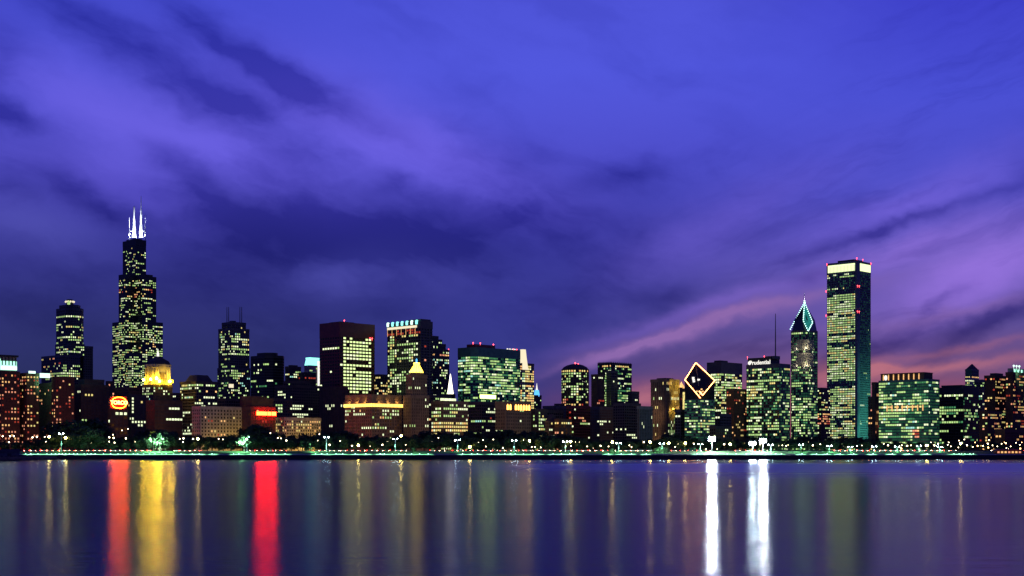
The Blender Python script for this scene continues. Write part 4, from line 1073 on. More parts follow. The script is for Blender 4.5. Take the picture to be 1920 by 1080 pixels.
up = b.frac(.1, .9, .11, .985)
b.box('crown_storey', up, 712, 698, 'brownbrick'); b.box('crown_cap', offset(up, .5), 698.4, 697, 'redsteel')
q = MB(); q.tube((0, 0, 0), (0, 0, b.z(699.3) - b.z(710.5)), .75, .75, 6); me = q.mesh('lit_flute', ['w_warm'])
for k in range(8): obj('lit_flute', me, b.root, (up[0][0] - .6, up[0][1] + (up[3][1] - up[0][1]) * (.93 - .117 * k), b.z(710.6)))
for k in range(9): obj('lit_flute', me, b.root, (-.9, b.wl * (.93 - .103 * k), b.z(764) - 4)) if k else None
q = MB(); n_ = 20; q.add([(0, 2.3 * math.cos(2 * math.pi * i / n_), 3.6 * math.sin(2 * math.pi * i / n_)) for i in range(n_)] + [(.5, 2.3 * math.cos(2 * math.pi * i / n_), 3.6 * math.sin(2 * math.pi * i / n_)) for i in range(n_)],
      [tuple(range(n_ - 1, -1, -1)), tuple(range(n_, 2 * n_))] + [(i, (i + 1) % n_, (i + 1) % n_ + n_, i + n_) for i in range(n_)]); o = b.part('oval_emblem', q, ['s_white']); o.location = (up[0][0] - 1.3, up[0][1] + (up[3][1] - up[0][1]) * .875, b.z(705.2))
lamp(b.root, (-20, b.wl * .16, 6), (1, .12, .06), 4200, 1.0)

b = B('grid_window_office', 'dark office block with bright white ribbon and window grid', 1757, 1806, 1835, 727, 1900)
b.tier(b.poly, None, 727, wall='glass', frame='blackmetal', bay=3.5, fl=4.0, sp=.38, pf=.2, p=.2, pal='of', coh=.6, crown=9,
       zones=[('L', .02, .9, 738, 742.5, .98, 'ofw'), ('L', 0, 1, 744, 758, .12, 'ofy'), ('R', .2, .6, 738, 742, .8, 'ofw'), ('*', 0, 1, 759, 763, .9, 'ofy'), ('L', 0, 1, 763, 795, .55, 'of'), ('R', .1, .9, 763, 795, .6, 'of'), ('*', 0, 1, 797, 803, .08, None), ('L', 0, .75, 805, 812, .7, 'ofy'), ('L', .05, .75, 820, 824, .97, 'ofw'), ('*', 0, 1, 812, 835, .12, 'of')])
b.tier(b.frac(.05, .95, .1, .85), 727, 723, frame='blackmetal', p=0, crown=1, piers=False)
b = B('slate_pyramid_tower', 'distant grey tower with a slate pyramid roof', 1810, 1822, 1835, 693, 2650)
b.tier(b.poly, None, 693, wall='greymetal', frame='greymetal', p=.0, zones=[('*', 0, 1, 707, 716, .9, 'yel')], fl=5)
q = MB(); q.prism(b.poly, b.z(692.5), b.z(681.5), 0, inner(b.poly, .06)); b.part('pyramid_roof', q, ['copper'])
b = B('cream_lit_block', 'small cream floodlit block below the pyramid tower', 1810, 1816, 1835, 709, 2300)
b.tier(b.poly, None, 709, wall='pale', frame='pale', bay=3.4, p=.6, pal='ofy', zones=[('*', 0, 1, 700, 716, .97, 'white')])
b = B('blue_dark_office', 'dark bluish office with one teal lit strip beside the apartments', 1827, 1842, 1862, 713, 2080)
b.tier(b.poly, None, 713, wall='glass', frame='greymetal', bay=3.6, p=.12, pal='mix', zones=[('*', 0, 1, 721, 726, .5, 'green'), ('*', 0, 1, 740, 835, .25, 'green')])
b = B('red_brick_apartments', 'red brick apartment tower full of amber windows', 1846, 1866, 1887, 701, 1880)
ap_ = dict(wall='brick', frame='brick', bay=3.7, fl=3.7, sp=.45, pf=.34, pal='res', single=True, coh=.5, run=.45)
b.tier(b.poly, None, 705, p=.34, zones=[('*', .2, 1, 706, 716, .6, 'res'), ('*', .1, .5, 780, 792, .7, 'yel')], **ap_)
b.box('water_tank_house', b.frac(.2, .8, .1, .7), 705, 699, 'darkstone')
b = B('mint_crowned_apartments', 'apartment tower with mint lit crown at the edge of the skyline', 1886, 1899, 1946, 699, 1840)
b.tier(b.poly, None, 699, p=.26, zones=[('R', .2, .6, 760, 768, .97, 'yel')], **ap_)
cr = b.frac(.04, .9, .1, .9); b.box('crown_storey', cr, 699, 690, 'pale')
q = MB(); q.box(0, 3.0, -.6, 0, 0, b.z(692) - b.z(698)); me = q.mesh('lit_crown_bay', ['s_green'])
for k in range(6): obj('lit_crown_bay', me, b.root, (cr[0][0] + (cr[1][0] - cr[0][0]) * (.03 + .16 * k), cr[0][1] - .3, b.z(698)))
q = MB(); q.ball((0, 0, 0), 1.4, 8, 5); q.tube((0, 0, -6), (0, 0, -1), .3, .3, 5); me = q.mesh('roof_globe', ['s_mint'])
for k in range(3): obj('roof_globe', me, b.root, (cr[0][0] + 2 + 8.5 * k, cr[0][1], b.z(685.5)))
lamp(b.root, (cr[0][0] + 8, -6, b.z(700)), (.2, 1, .6), 5000, .8)
b = B('amber_lowrise', 'low dark brick block dotted with amber windows behind the street lamps', 1836, 1852, 1878, 772, 1790)
b.tier(b.poly, None, 772, p=.34, zones=[('*', .2, .6, 776, 786, .8, 'yel')], **ap_)
b = B('dark_lowrise', 'dark low block with sparse rosy windows at the skyline end', 1866, 1884, 1950, 806, 1720)
b.tier(b.poly, None, 806, p=.12, **ap_)
# lower blocks that fill the gaps between the towers
for (nm, lb, L, C, R, top, Y, p_, pal_) in (
        ('dark_office', 'plain dark office block between the yellow hotel and twin mast tower', 398, 424, 472, 748, 1990, .10, 'ofw'),
        ('yellow_window_block', 'small dark block with yellow lit attic left of the lantern tower', 701, 710, 731, 703, 2180, .35, 'yel'),
        ('dark_office', 'plain dark block in the gap under the lantern crowned tower', 742, 752, 772, 752, 1900, .06, 'white'),
        ('dark_office', 'dark block in front of the sloped roof tower', 800, 812, 846, 742, 1980, .10, 'mix'),
        ('dark_office', 'low dark block between the arches and the domed tower', 1010, 1022, 1056, 770, 1880, .05, 'white'),
        ('dark_office', 'dark block between the ribbed grey block and the gold tower', 1198, 1208, 1236, 772, 2080, .05, 'white'),
        ('dark_office', 'dark block below the gilded shaft tower', 1258, 1268, 1290, 790, 1980, .05, 'ofy'),
        ('dark_office', 'dark block right of the diamond topped tower at street level', 1330, 1342, 1372, 800, 1790, .12, 'mix'),
        ('dark_office', 'dark block beside the pale skyscraper behind the green office', 1628, 1636, 1660, 745, 2240, .06, 'res'),
        ('dark_office', 'long dark block at street level before the hotel wings', 60, 110, 150, 790, 1900, .05, 'res'),
        ('dark_office', 'dark block behind the temple topped tower', 318, 330, 352, 738, 2120, .10, 'white')):
    b = B(nm, lb, L, C, R, top, Y)
    b.tier(b.poly, None, top, wall='glass', frame='darkstone', bay=4, fl=4.1, p=p_, pal=pal_, single=True)


# ---------------------------------------------------------------- the lakefront park
M['leaf'] = mat('tree_leaves', (0.026, 0.050, 0.018), 0.8, 0.5, 0.4)
M['bark'] = mat('tree_bark', (0.055, 0.042, 0.032), 0.95, 0.3, 1.0)
M['polepaint'] = mat('pale_painted_pole', (0.45, 0.47, 0.48), 0.6, 0.1)
M['poledark'] = mat('dark_cast_iron', (0.030, 0.030, 0.030), 0.6, 0.1)
TR = random.Random(21)
MARKS = [(15, 'the hotel pavilion'), (60, 'the middle hotel wing'), (118, 'the drum topped tower'), (172, 'the grey lattice block'), (220, 'the oval neon sign'), (258, 'the black stepped skyscraper'), (298, 'the temple topped tower'),
         (330, 'the ribbon window block'), (365, 'the mansard roofed office'), (408, 'the yellow lit hotel'), (440, 'the twin mast tower'), (488, 'the red neon sign'), (530, 'the terraced dark block'), (570, 'the low yellow hall'), (615, 'the brown fluted block'),
         (665, 'the red steel tower'), (700, 'the gold cornice building'), (745, 'the lantern crowned tower'), (782, 'the yellow beacon tower'), (815, 'the sloped roof tower'), (845, 'the white spire'), (880, 'the green glass tower'), (920, 'the dark window block'),
         (965, 'the orange arcade building'), (1005, 'the blue lit spire'), (1035, 'the gabled house'), (1078, 'the domed round tower'), (1120, 'the brown slab'), (1155, 'the crowned glass tower'), (1190, 'the dark shoulder tower'), (1212, 'the ribbed grey block'),
         (1248, 'the gold striped tower'), (1280, 'the gilded shaft'), (1312, 'the glowing diamond'), (1355, 'the evenly lit tower'), (1385, 'the russet tower'), (1440, 'the lettered office slab'), (1508, 'the chevron peaked tower'), (1545, 'the gap tower'),
         (1590, 'the pale skyscraper'), (1643, 'the brown corner tower'), (1680, 'the oval emblem'), (1725, 'the green banded office'), (1790, 'the grid window office'), (1822, 'the pyramid tower'), (1852, 'the amber windowed block'), (1876, 'the red brick apartments'), (1912, 'the mint crowned apartments')]
ORD = ['first', 'second', 'third', 'fourth', 'fifth', 'sixth', 'seventh', 'eighth', 'ninth', 'tenth', 'eleventh', 'twelfth', 'thirteenth', 'fourteenth', 'fifteenth', 'sixteenth']
PLACED = {}


def by_place(o, px, text, key):
    """remember O; its label is TEXT with the landmark it stands below and its order from the left there"""
    mk = min(MARKS, key=lambda m: abs(m[0] - px))[1]
    PLACED.setdefault((key, mk), []).append((px, o, text))


def label_by_place():
    for (key, mk), v in PLACED.items():
        v.sort(key=lambda a: a[0])
        for i, (px, o, text) in enumerate(v):
            o['label'] = text + ' below ' + mk + ('' if len(v) == 1 else ', ' + ORD[min(i, 15)] + ' from left')


def crown_mesh(r, n=620, wide=1.0):
    """leaf clumps spread through several lobes; unit height from 0.2 to 1"""
    mb = MB(); lobes = []
    for k in range(r.randint(7, 10)):
        a = r.random() * 6.283; d = r.random() ** .6 * .30 * wide
        z = .24 + .58 * r.random() ** .9
        lobes.append((d * math.cos(a), d * math.sin(a), z, (.13 + .10 * r.random()) * (1.1 - .35 * abs(z - .5))))
    lobes.append((0, 0, .80, .17)); lobes.append((0, 0, .55, .24 * wide))
    for _ in range(n):
        x, y, z, R = r.choice(lobes)
        v = Vector((r.gauss(0, 1), r.gauss(0, 1), r.gauss(0, .8))).normalized() * R * r.random() ** .35
        c = Vector((x, y, z)) + v
        nn = (v.normalized() + Vector((r.gauss(0, .6), r.gauss(0, .6), r.gauss(.3, .6)))).normalized()
        u = nn.orthogonal().normalized(); w = nn.cross(u); s = .022 + .030 * r.random()
        t = r.random() * 6.283; u, w = u * math.cos(t) + w * math.sin(t), w * math.cos(t) - u * math.sin(t)
        pts = [c + u * s * 1.3, c + w * s * (.6 + .6 * r.random()), c - u * s * (.7 + .7 * r.random()), c - w * s * .9]
        mb.add(pts, [(0, 1, 2, 3)])
    return mb.mesh('crown', ['leaf'])


def trunk_mesh(r):
    mb = MB(); mb.tube((0, 0, 0), (.01, 0, .30), .030, .019, 7)
    for k in range(6):
        a = 6.283 * k / 6 + r.random(); z = .24 + .06 * r.random()
        mb.tube((.008, 0, z), (.20 * math.cos(a), .20 * math.sin(a), z + .22 + .22 * r.random()), .012, .003, 5)
    mb.tube((.01, 0, .28), (.0, .01, .74), .017, .004, 6)
    return mb.mesh('trunk', ['bark'])


CROWNS = [crown_mesh(TR, 900, .8 + .35 * TR.random()) for _ in range(7)]
BIGCROWNS = [crown_mesh(TR, 1500, 1.15) for _ in range(2)]
TRUNKS = [trunk_mesh(TR) for _ in range(4)]


def tree(px, pytop, Y, label, group=None, wide=1.0, base=None, crown=None, name='park_tree'):
    z0 = 8.0 if base is None else base
    h = max(3.0, wz(pytop, Y) - z0)
    t = thing(name, label, 'tree', (wx(px, Y), Y, z0), TR.random() * 6.283, group)
    a = obj('trunk', TR.choice(TRUNKS), t); c = obj('crown', crown or TR.choice(CROWNS), t)
    a.scale = (h, h, h); c.scale = (h * wide, h * wide, h)
    return t


tops = [(-30, 822), (60, 826), (92, 818), (105, 792), (125, 783), (165, 782), (190, 795), (200, 818), (250, 816), (280, 802), (320, 803), (335, 818), (360, 815), (450, 812), (462, 796), (500, 794), (515, 812),
        (580, 812), (600, 805), (640, 806), (660, 813), (750, 816), (770, 809), (880, 806), (900, 810), (925, 812), (945, 805), (1000, 804), (1030, 812), (1090, 815), (1110, 822), (1230, 822), (1245, 813), (1290, 813),
        (1310, 819), (1470, 820), (1490, 816), (1560, 818), (1640, 819), (1660, 826), (1700, 826), (1800, 829), (1960, 830)]


def top_at(px):
    for (x0, y0), (x1, y1) in zip(tops, tops[1:]):
        if x0 <= px <= x1: return y0 + (y1 - y0) * (px - x0) / (x1 - x0)
    return 825


for row, (Y, step, k, lab) in enumerate(((1500, 19, 1.0, 'tall back row park tree'), (1425, 20, .82, 'middle row park tree'), (1384, 26, .60, 'low roadside park tree'))):
    px = -26.0
    while px < 1950:
        py = top_at(px)
        py = 844 - (844 - py) * k * (.86 + .22 * TR.random())
        if not (row == 2 and (py > 836 or 1300 < px < 1450)):
            by_place(tree(px, py, Y + TR.uniform(-14, 14), lab, 'trees of the lakefront park belt', 1.2 + .4 * TR.random()), px, lab, row)
        px += step * TR.uniform(.75, 1.25)

# trees caught in lamp light
MINT = (.46, 1.0, .70)
for (px, py, Y, wd, lab, lights) in (
        (300, 806, 1338, 1.3, 'bright mint lit tree standing on the lawn below the temple tower', [(-3, -9, 8, 16000), (5, -8, 13, 12000), (-8, -7, 12, 6000)]),
        (458, 814, 1338, 1.2, 'white green lit tree on the lawn in front of the yellow hotel', [(-2, -8, 9, 14000), (4, -7, 13, 10000)]),
        (575, 827, 1340, 1.15, 'small tree lit green on one side left of a tall lamp', [(9, -5, 5, 2600)]),
        (774, 838, 1336, 1.5, 'low dim green tree on the shore lawn near the beacon tower', [(4, -8, 4, 700)]),
        (1502, 840, 1336, 1.7, 'small whitish lit bush tree below the chevron peaked tower', [(-2, -6, 5, 3400)]),
        (1548, 838, 1336, 1.7, 'small green lit tree right of the whitish bush tree', [(6, -6, 5, 1500)])):
    z0 = 6.6
    t = tree(px, py, Y, lab, None, wd, z0, BIGCROWNS[0] if px < 500 else None, 'lamp_lit_tree')
    t.rotation_euler = (0, 0, 0)
    for (dx, dy, dz, pw) in lights: lamp(t, (dx, dy, dz), MINT, pw * 7, .5)
t = tree(288, 806, 1352, 'tree with yellow lit top behind the bright mint tree', None, 1.0, 7.8, None, 'lamp_lit_tree'); t.rotation_euler = (0, 0, 0)
lamp(t, (2, -6, 17), (1, .75, .1), 20000, .5)


def shrub(px, py, Y, w, label, pw):
    z0 = 6.2; h = wz(py, Y) - z0
    t = thing('round_shrub', label, 'shrub', (wx(px, Y), Y, z0))
    mb = MB()
    for _ in range(900):
        v = Vector((TR.gauss(0, 1), TR.gauss(0, 1), abs(TR.gauss(0, 1)))).normalized()
        c = Vector((v.x * w, v.y * w * .6, v.z * h)) * (.8 + .2 * TR.random())
        u = v.orthogonal().normalized(); q = v.cross(u); s = .35 + .3 * TR.random()
        mb.add([c + u * s, c + q * s, c - u * s, c - q * s], [(0, 1, 2, 3)])
    obj('foliage', mb.mesh('foliage', ['leaf']), t)
    q = MB()
    for k in range(5): q.tube((0, 0, 0), (w * .5 * math.cos(k * 1.26), w * .3 * math.sin(k * 1.26), h * .7), .12, .04, 5)
    obj('stem', q.mesh('stem', ['bark']), t)
    lamp(t, (-w * .3, -w * .6 - 5, h + 3), MINT, pw * 5, .5)


shrub(1240, 837.5, 1338, 10.5, 'wide green lit domed shrub below the ribbed grey block', 5200)
shrub(1148, 841, 1332, 3.4, 'small pale lit round shrub by the red car lights', 2400)

# ---- street lamps
q = MB(); q.tube((0, 0, 0), (0, 0, 1), .14, .09, 6); POLE_D = q.mesh('pole', ['poledark'])
q = MB(); q.tube((0, 0, 0), (0, 0, 1), .30, .22, 6); POLE_W = q.mesh('pole', ['polepaint'])
GL = {}
for nm, r_ in (('L', 1.0), ('m', .62), ('s', .40)):
    for mm in ('l_yellow', 'l_small', 'l_orange'):
        q = MB(); q.ball((0, 0, 0), r_, 8, 6); GL[nm, mm] = q.mesh('globe', [mm])
q = MB(); q.lathe([(.5, -.95), (.62, -.8), (.3, -.6)], (0, 0, 0), 8); COLLAR = q.mesh('collar', ['poledark'])
LG = {('L', 'l_yellow'): ('large yellow street lamp', 'large yellow street lamps'), ('m', 'l_small'): ('medium warm street lamp', 'medium warm street lamps'),
      ('s', 'l_small'): ('small pale park lamp', 'small park lamps'), ('m', 'l_orange'): ('orange street lamp', 'orange street lamps')}


def street_lamp(px, py, cls, mm, Y):
    z = wz(py, Y); z0 = 8.0
    lab, grp = LG[cls, mm]
    t = thing('street_lamp', lab, 'street lamp', (wx(px, Y), Y, z0), 0, grp)
    by_place(t, px, lab, lab)
    p = obj('pole', POLE_D, t); p.scale = (1, 1, max(1.0, z - z0 - .6))
    c = obj('collar', COLLAR, t, (0, 0, z - z0)); obj('globe', GL[cls, mm], c)


big = [(92, 819), (123, 821), (371, 823), (752, 817), (881, 838), (1070, 828), (1148, 829), (1219, 829), (1254, 831), (1285, 831), (1369, 833), (1738, 835), (1801, 832), (982, 827), (993, 827), (672, 835)]
med = [(5, 818), (19, 818), (26, 818), (61, 820), (69, 819), (213, 821), (205, 820), (171, 831), (215, 830), (254, 829), (236, 822), (362, 823), (344, 822), (537, 826), (618, 834), (660, 836), (717, 834), (809, 827), (897, 829),
       (1207, 829), (1272, 832), (1301, 832), (1358, 833), (1425, 833), (1524, 835), (1665, 835), (1752, 835), (1759, 832), (1701, 836), (1813, 835), (1852, 832), (17, 829), (1060, 836), (1126, 836)]
sml = [(84, 819), (132, 820), (86, 828), (149, 820), (178, 829), (212, 815), (205, 828), (229, 807), (240, 804), (337, 823), (343, 829), (410, 823), (418, 824), (507, 812), (521, 821), (527, 822), (490, 823), (599, 814), (596, 826),
       (638, 827), (694, 836), (727, 828), (761, 834), (773, 827), (822, 821), (853, 827), (906, 825), (911, 837), (925, 824), (928, 828), (943, 840), (997, 838), (1010, 829), (1003, 838), (1014, 839), (1035, 836), (1079, 829), (1086, 829), (1071, 836),
       (1101, 837), (1112, 840), (1141, 837), (1180, 835), (1184, 838), (1266, 838), (1278, 839), (1324, 842), (1345, 842), (1460, 836), (1467, 835), (1474, 836), (1478, 834), (1512, 833), (1538, 833), (1607, 836), (1616, 835), (1648, 835),
       (1657, 832), (1691, 835), (1708, 835), (1777, 834), (1783, 837), (1797, 839), (1824, 838), (1861, 835), (1870, 837), (1880, 837), (1887, 840), (1905, 830), (1912, 834), (1878, 832), (1895, 837), (1808, 824), (1798, 826), (1854, 825), (1891, 842), (1902, 846)]
org = [(1833, 836), (1843, 836), (1853, 839), (1913, 841), (1772, 838), (1690, 841), (1886, 831)]
for px, py in big: street_lamp(px, py, 'L', 'l_yellow', 1374)
for px, py in med: street_lamp(px, py, 'm', 'l_small', 1378 + TR.uniform(-4, 20))
for px, py in sml: street_lamp(px, py, 's', 'l_small', 1380 + TR.uniform(-3, 40))
for px, py in org: street_lamp(px, py, 'm', 'l_orange', 1374)

# the avenue in front of the street wall: its lamps wash the lower storeys
for px in range(-10, 1950, 46):
    if px < 480: col, mm, pw = (1, .56, .20), 'l_orange', 7000
    elif px < 1230: col, mm, pw = (1, .60, .19), 'l_small', 17000
    elif px < 1800: col, mm, pw = (.42, 1, .62), 'l_small', 15000
    else: col, mm, pw = (1, .48, .25), 'l_orange', 5000
    px2 = px + TR.uniform(-8, 8); Y = 1612.0
    t = thing('street_lamp', 'avenue street lamp', 'street lamp', (wx(px2, Y), Y, 8.0), 0, 'street lamps along the avenue behind the trees')
    by_place(t, px2, 'half hidden avenue street lamp', 'avenue')
    p = obj('pole', POLE_D, t); p.scale = (1, 1, 9.4); c = obj('collar', COLLAR, t, (0, 0, 10)); obj('globe', GL['s', mm], c)
    lamp(t, (0, 0, 11.2), col, pw, .5, 12)

# tall mercury lamps with two arms on the shore lawn
q = MB(); q.ball((0, 0, 0), .55, 8, 5, sz=.6); HEAD = q.mesh('lamp_head', ['l_merc'])
q = MB(); q.tube((0, 0, 0), (1.7, 0, .5), .12, .09, 5); ARM = q.mesh('arm', ['polepaint'])
q = MB(); q.lathe([(.3, -.3), (.75, -.1), (.75, .1), (.3, .3)], (0, 0, 0), 8); RING = q.mesh('collar', ['polepaint'])
for px, py in ((115, 813), (463, 819), (612, 820), (741, 823), (858, 825), (964, 826), (1060, 828), (1160, 831), (1241, 832), (1313, 833), (1445, 834), (1502, 834), (1555, 836), (1594, 838), (1639, 837), (1682, 838), (1723, 836), (1762, 838)):
    Y = 1340.0; z0 = 7.0; z = wz(py, Y)
    t = thing('mercury_lamp_post', 'tall white post with paired bluish white lamps on the shore lawn', 'street lamp', (wx(px, Y), Y, z0), 0, 'mercury lamp posts along the shore lawn')
    by_place(t, px, 'tall white paired mercury lamp post', 'merc')
    h = z - z0
    p = obj('pole', POLE_W, t); p.scale = (1, 1, h)
    for s_ in (-1, 1):
        a = obj('arm', ARM, t, (0, 0, h - .4)); a.rotation_euler = (0, 0, 0 if s_ > 0 else math.pi)
        obj('lamp_head', HEAD, a, (1.9, 0, .5))
    obj('collar', RING, t, (0, 0, h * .42))
    lamp(t, (0, -3.0, h * .55), (.25, 1.0, .50), 4500, .5, -45, 120)

# low lights along the promenade edge; they wash the wall and the foot of the lawn
M['l_low'] = glow('promenade_light', (.55, 1.0, .74), 7.0)
q = MB(); q.lathe([(.16, 0), (.14, .75)], (0, 0, 0), 8); BOL = q.mesh('post', ['poledark'])
q = MB(); q.lathe([(.20, .75), (.26, .85), (.26, 1.15), (.12, 1.25)], (0, 0, 0), 8); BLH = q.mesh('lamp_head', ['l_low'])
lit = [(42, 92, 9), (92, 165, 6.5), (165, 330, 8), (330, 420, 13), (430, 545, 11), (585, 655, 9), (655, 720, 15), (715, 805, 8), (860, 905, 10), (915, 1000, 9), (1000, 1090, 14), (1130, 1225, 15), (1300, 1480, 10), (1490, 1760, 19), (1785, 1832, 5)]
for x0, x1, st in lit:
    st *= 1.45; px = x0 + st * .5
    while px < x1:
        Y = SHORE + 9.2
        t = thing('promenade_light', 'low mint white light post on the promenade edge above the dark seawall', 'light post', (wx(px, Y), Y, 4.52), 0, 'low light posts along the promenade')
        by_place(t, px, 'low mint light post', 'low'); obj('post', BOL, t); obj('lamp_head', BLH, t)
        lamp(t, (0, 1.6, 2.4), (.25, 1.0, .50), 330 * st, .25, -30, 110)
        px += st * TR.uniform(.6, 1.4)
mb = MB(); mb.box(-3000, 3000, SHORE + 14.6, SHORE + 15.1, 4.3, 5.35); o = obj('retaining_wall', mb.mesh('retaining_wall', ['path'])); tag(o, 'long low pale concrete wall at the foot of the shore lawn', 'wall')

# floodlight masts
q = MB(); q.lathe([(.95, -.12), (.95, .12)], (0, 0, 0), 12); FL = q.mesh('lamp', ['l_flood']); FLB = q.mesh('lamp', ['l_floodblue'])
for px, py, n_, lab in ((1335, 823, 3, 'tallest floodlight mast with dazzling white lamp bank below the diamond'), (1411, 831, 2, 'floodlight mast with bluish white lamp bank left of its twin'), (1430.5, 826, 2, 'floodlight mast with white lamp bank below the lettered slab')):
    Y = 1352.0 - 8; z0 = 7.7; h = wz(py, Y) - z0
    t = thing('floodlight_mast', lab, 'floodlight', (wx(px, Y), Y, z0))
    p = obj('pole', POLE_W, t); p.scale = (1.2, 1.2, h + 1.5)
    q = MB(); q.box(-3.4, 3.4, -.1, .25, -2.4, 2.4); fr = obj('lamp_frame', q.mesh('lamp_frame', ['greymetal']), t, (0, .2, h))
    for i in range(3):
        for j in range(n_ - 1 if n_ > 2 else 1):
            o = obj('lamp', FLB if px == 1411 else FL, fr, (-2.2 + 2.2 * i, -.48, -1.1 + 2.2 * j if n_ > 2 else 0)); o.rotation_euler = (math.radians(78), 0, 0)
    lamp(t, (0, -3, h - 2), (.9, .95, 1), 16000, .8, -40)

# ---- cars on the shore road
CARP = [('black', (0.012, 0.012, 0.013)), ('silver', (.35, .36, .37)), ('dark red', (.12, .012, .012)), ('white', (.6, .6, .6)), ('dark blue', (.012, .02, .07))]
M['tyre'] = mat('tyre_rubber', (0.012, 0.012, 0.012), 0.9, 0)
M['carglass'] = mat('car_window', (0.010, 0.012, 0.014), 0.08, 0)
M['taillight'] = glow('tail_light', (1.0, 0.035, 0.02), 55.0, 'FRONT')
M['headlight'] = glow('head_light', (1.0, 0.72, 0.42), 45.0, 'FRONT')
q = MB(); q.tube((0, -.1, 0), (0, .1, 0), .33, .33, 12); WHEEL = q.mesh('wheel', ['tyre'])
q = MB(); q.prism([(-.06, -.28), (.16, -.28), (.22, -.1), (.16, .08), (-.06, .16)], 0, .26); q.v = [(x, y, z) for x, y, z in q.v]; TAIL = q.mesh('taillight', ['taillight']); HEADL = q.mesh('headlight', ['headlight'])


def car_body(paint):
    """side profile swept across, with the cabin drawn in at the roof"""
    m = mat('car_paint_' + paint[0].replace(' ', '_'), paint[1], 0.3, 0)
    prof = [(-2.25, .32), (2.2, .32), (2.28, .62), (2.15, .80), (1.0, .92), (-1.55, .96), (-2.2, .90), (-2.3, .60)]
    mb = MB(); n = len(prof)
    vs = [(x, -.85, z) for x, z in prof] + [(x, .85, z) for x, z in prof]
    mb.add(vs, [tuple(range(n)), tuple(range(2 * n - 1, n - 1, -1))] + [(i + n, (i + 1) % n + n, (i + 1) % n, i) for i in range(n)])
    mb.prism([(-.95, -.60), (.15, -.60), (.15, .60), (-.95, .60)], 1.38, 1.42)
    cb = MB(); cb.prism([(-1.75, -.78), (.95, -.78), (.95, .78), (-1.75, .78)], .93, 1.39, 0, [(-1.05, -.62), (.22, -.62), (.22, .62), (-1.05, .62)])
    return mb.mesh('body', [m]), cb.mesh('cabin', ['carglass'])


BODIES = [(p[0], *car_body(p)) for p in CARP]


def car(px, lane, direction, mode):
    Y = SHORE + lane; nm, bd, cb = TR.choice(BODIES)
    what = 'glowing red tail lights' if mode == 'tail' else 'warm white headlights on'
    t = thing('car', nm + ' car on the shore road with ' + what, 'car', (wx(px, Y), Y, 7.925), 0 if direction > 0 else math.pi, 'cars on the shore road with ' + what)
    by_place(t, px, nm + (' far' if lane > 55 else ' near') + ' car with ' + ('red tail lights' if mode == 'tail' else 'headlights on'), nm + mode + str(lane > 55))
    body = obj('body', bd, t); obj('cabin', cb, body)
    for x in (-1.4, 1.4):
        for y in (-.78, .78): obj('wheel', WHEEL, t, (x, y, .33))
    for y in (-.62, .62):
        o = obj('taillight', TAIL, body, (-2.24, y, .60)); o.rotation_euler = (0, 0, math.pi); o.scale = (1, 1 if y > 0 else -1, 1)
        o = obj('headlight', HEADL, body, (2.12, y, .52)); o.scale = (1, -1 if y > 0 else 1, 1)


for x0, x1, st, lane, dr, mode in ((38, 280, 9.5, 53, -1, 'tail'), (46, 280, 12, 56.6, -1, 'tail'), (328, 378, 9.5, 53, -1, 'tail'), (330, 380, 12, 56.6, -1, 'tail'), (470, 540, 11, 53, -1, 'tail'), (0, 34, 10, 61.5, 1, 'head'),
                                   (590, 760, 10, 53, 1, 'head'), (600, 760, 13, 56.6, 1, 'head'), (808, 840, 10, 53, 1, 'head'), (850, 1000, 11, 53, 1, 'head'), (900, 1000, 14, 56.6, -1, 'tail'),
                                   (1000, 1140, 10, 53, -1, 'tail'), (1004, 1140, 12, 56.6, -1, 'tail'), (1155, 1220, 10, 53, -1, 'tail'), (1160, 1220, 12, 56.6, -1, 'tail'), (1260, 1330, 16, 56.6, 1, 'head'), (1380, 1440, 16, 53, 1, 'head'),
                                   (1565, 1790, 10.5, 53, 1, 'head'), (1570, 1790, 16, 56.6, 1, 'head'), (1690, 1712, 9, 61.5, -1, 'tail'), (1860, 1925, 12, 53, -1, 'tail')):
    px = x0 + 3.0
    while px < x1:
        car(px, lane, dr, mode); px += st * TR.uniform(.85, 1.3)

# ---- stone breakwater with a harbour shed, and a small lit pavilion at the other end
bw = thing('stone_breakwater', 'low black stone breakwater reaching into the water', 'breakwater', (0, 0, 0))
def bwp(px, Y, z): return Vector((wx(px, Y), Y, z))
A_, B_ = bwp(-120, 1000, 0), bwp(98, 1286, 0)
d_ = (B_ - A_); n_ = Vector((-d_.y, d_.x, 0)).normalized()
q = MB()
q.add([A_ - n_ * 9 + Vector((0, 0, -2)), B_ - n_ * 9 + Vector((0, 0, -2)), B_ - n_ * 3 + Vector((0, 0, 3.6)), A_ - n_ * 3 + Vector((0, 0, 3.2)), A_ + n_ * 9 + Vector((0, 0, -2)), B_ + n_ * 9 + Vector((0, 0, -2)), B_ + n_ * 3 + Vector((0, 0, 3.6)), A_ + n_ * 3 + Vector((0, 0, 3.2))],
      [(0, 3, 2, 1), (3, 7, 6, 2), (7, 4, 5, 6), (0, 4, 7, 3), (1, 2, 6, 5), (0, 1, 5, 4)]); obj('core', q.mesh('core', ['rock']), bw)
q = MB()
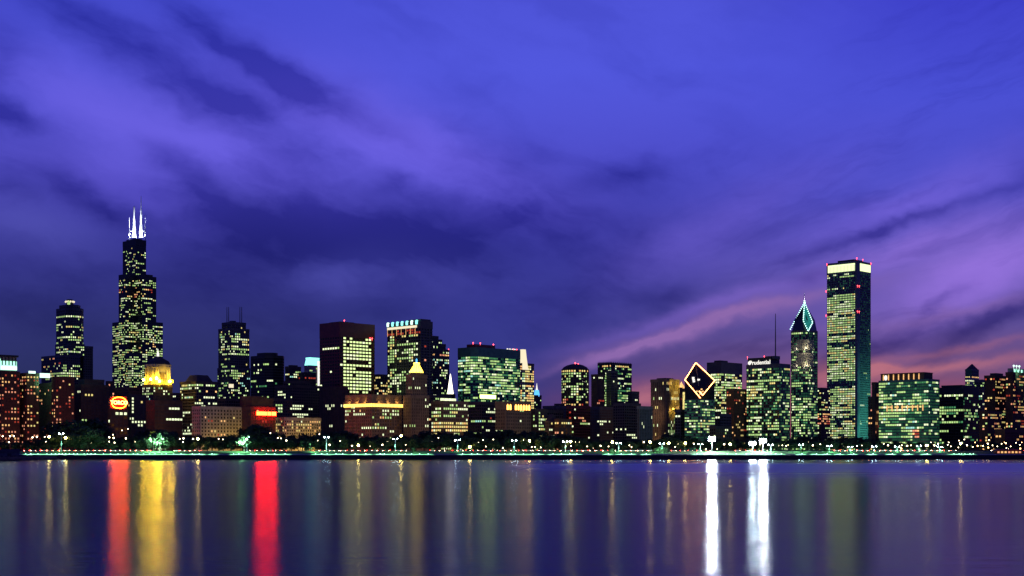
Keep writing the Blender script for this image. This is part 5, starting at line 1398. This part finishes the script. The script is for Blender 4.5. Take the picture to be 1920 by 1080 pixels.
for _ in range(700):
    t_ = TR.random(); s_ = TR.uniform(-1, 1)
    c = A_.lerp(B_, t_) + n_ * (s_ * 9.5); c.z = max(-.2, 3.6 - abs(s_) * 4.4) + TR.uniform(-.2, .4)
    r_ = TR.uniform(.5, 1.1)
    vs = [c + Vector((r_ * TR.uniform(.7, 1.1) * sx, r_ * TR.uniform(.7, 1.1) * sy, r_ * TR.uniform(.5, .8) * sz)) for sz in (-1, 1) for sx, sy in ((-1, -1), (1, -1), (1, 1), (-1, 1))]
    q.add(vs, [(3, 2, 1, 0), (4, 5, 6, 7), (0, 1, 5, 4), (1, 2, 6, 5), (2, 3, 7, 6), (3, 0, 4, 7)])
obj('rock', q.mesh('rock', ['rock']), bw, kind='stuff')
sh = thing('harbour_shed', 'dark low harbour shed with pitched roof on the breakwater', 'shed', tuple(bwp(8, 1180, 3.3)), math.radians(20))
q = MB(); q.box(-12, 12, -4, 4, -.3, 4.2); obj('wall', q.mesh('wall', ['greymetal']), sh)
q = MB(); q.add([(-12.6, -4.6, 4.0), (12.6, -4.6, 4.0), (12.6, 4.6, 4.0), (-12.6, 4.6, 4.0), (-12.6, 0, 6.4), (12.6, 0, 6.4)], [(3, 2, 1, 0), (0, 1, 5, 4), (2, 3, 4, 5), (1, 2, 5), (3, 0, 4)]); obj('roof', q.mesh('roof', ['copper']), sh)
q = MB(); q.box(-1.6, 1.6, -.1, .1, 0, 3); obj('door', q.mesh('door', ['blackmetal']), sh, (4, -4.1, 0))
pv = thing('waterside_pavilion', 'small red lit waterside pavilion at the far end of the seawall', 'pavilion', (wx(1893, 1322), 1322, 5.2))
q = MB(); q.box(-13, 13, 0, 7, -.8, 3.6); obj('wall', q.mesh('wall', ['brick']), pv)
q = MB(); q.prism([(-14, -1.2), (14, -1.2), (14, 8), (-14, 8)], 3.55, 5.0, 0, [(-10, 2), (10, 2), (10, 5), (-10, 5)]); obj('roof', q.mesh('roof', ['redsteel']), pv)
q = MB(); q.box(0, 2.0, -.2, 0, 0, 1.7)
me = q.mesh('window', ['w_warm']); mr = q.mesh('window', ['w_pink'])
for k in range(7): obj('window', me if k % 3 else mr, pv, (-11.6 + 3.4 * k, -.02, 1.0))
lamp(pv, (4, -5, 4), (1, .3, .15), 500, .4); lamp(pv, (-8, -5, 4), (1, .6, .3), 400, .4)
label_by_place()
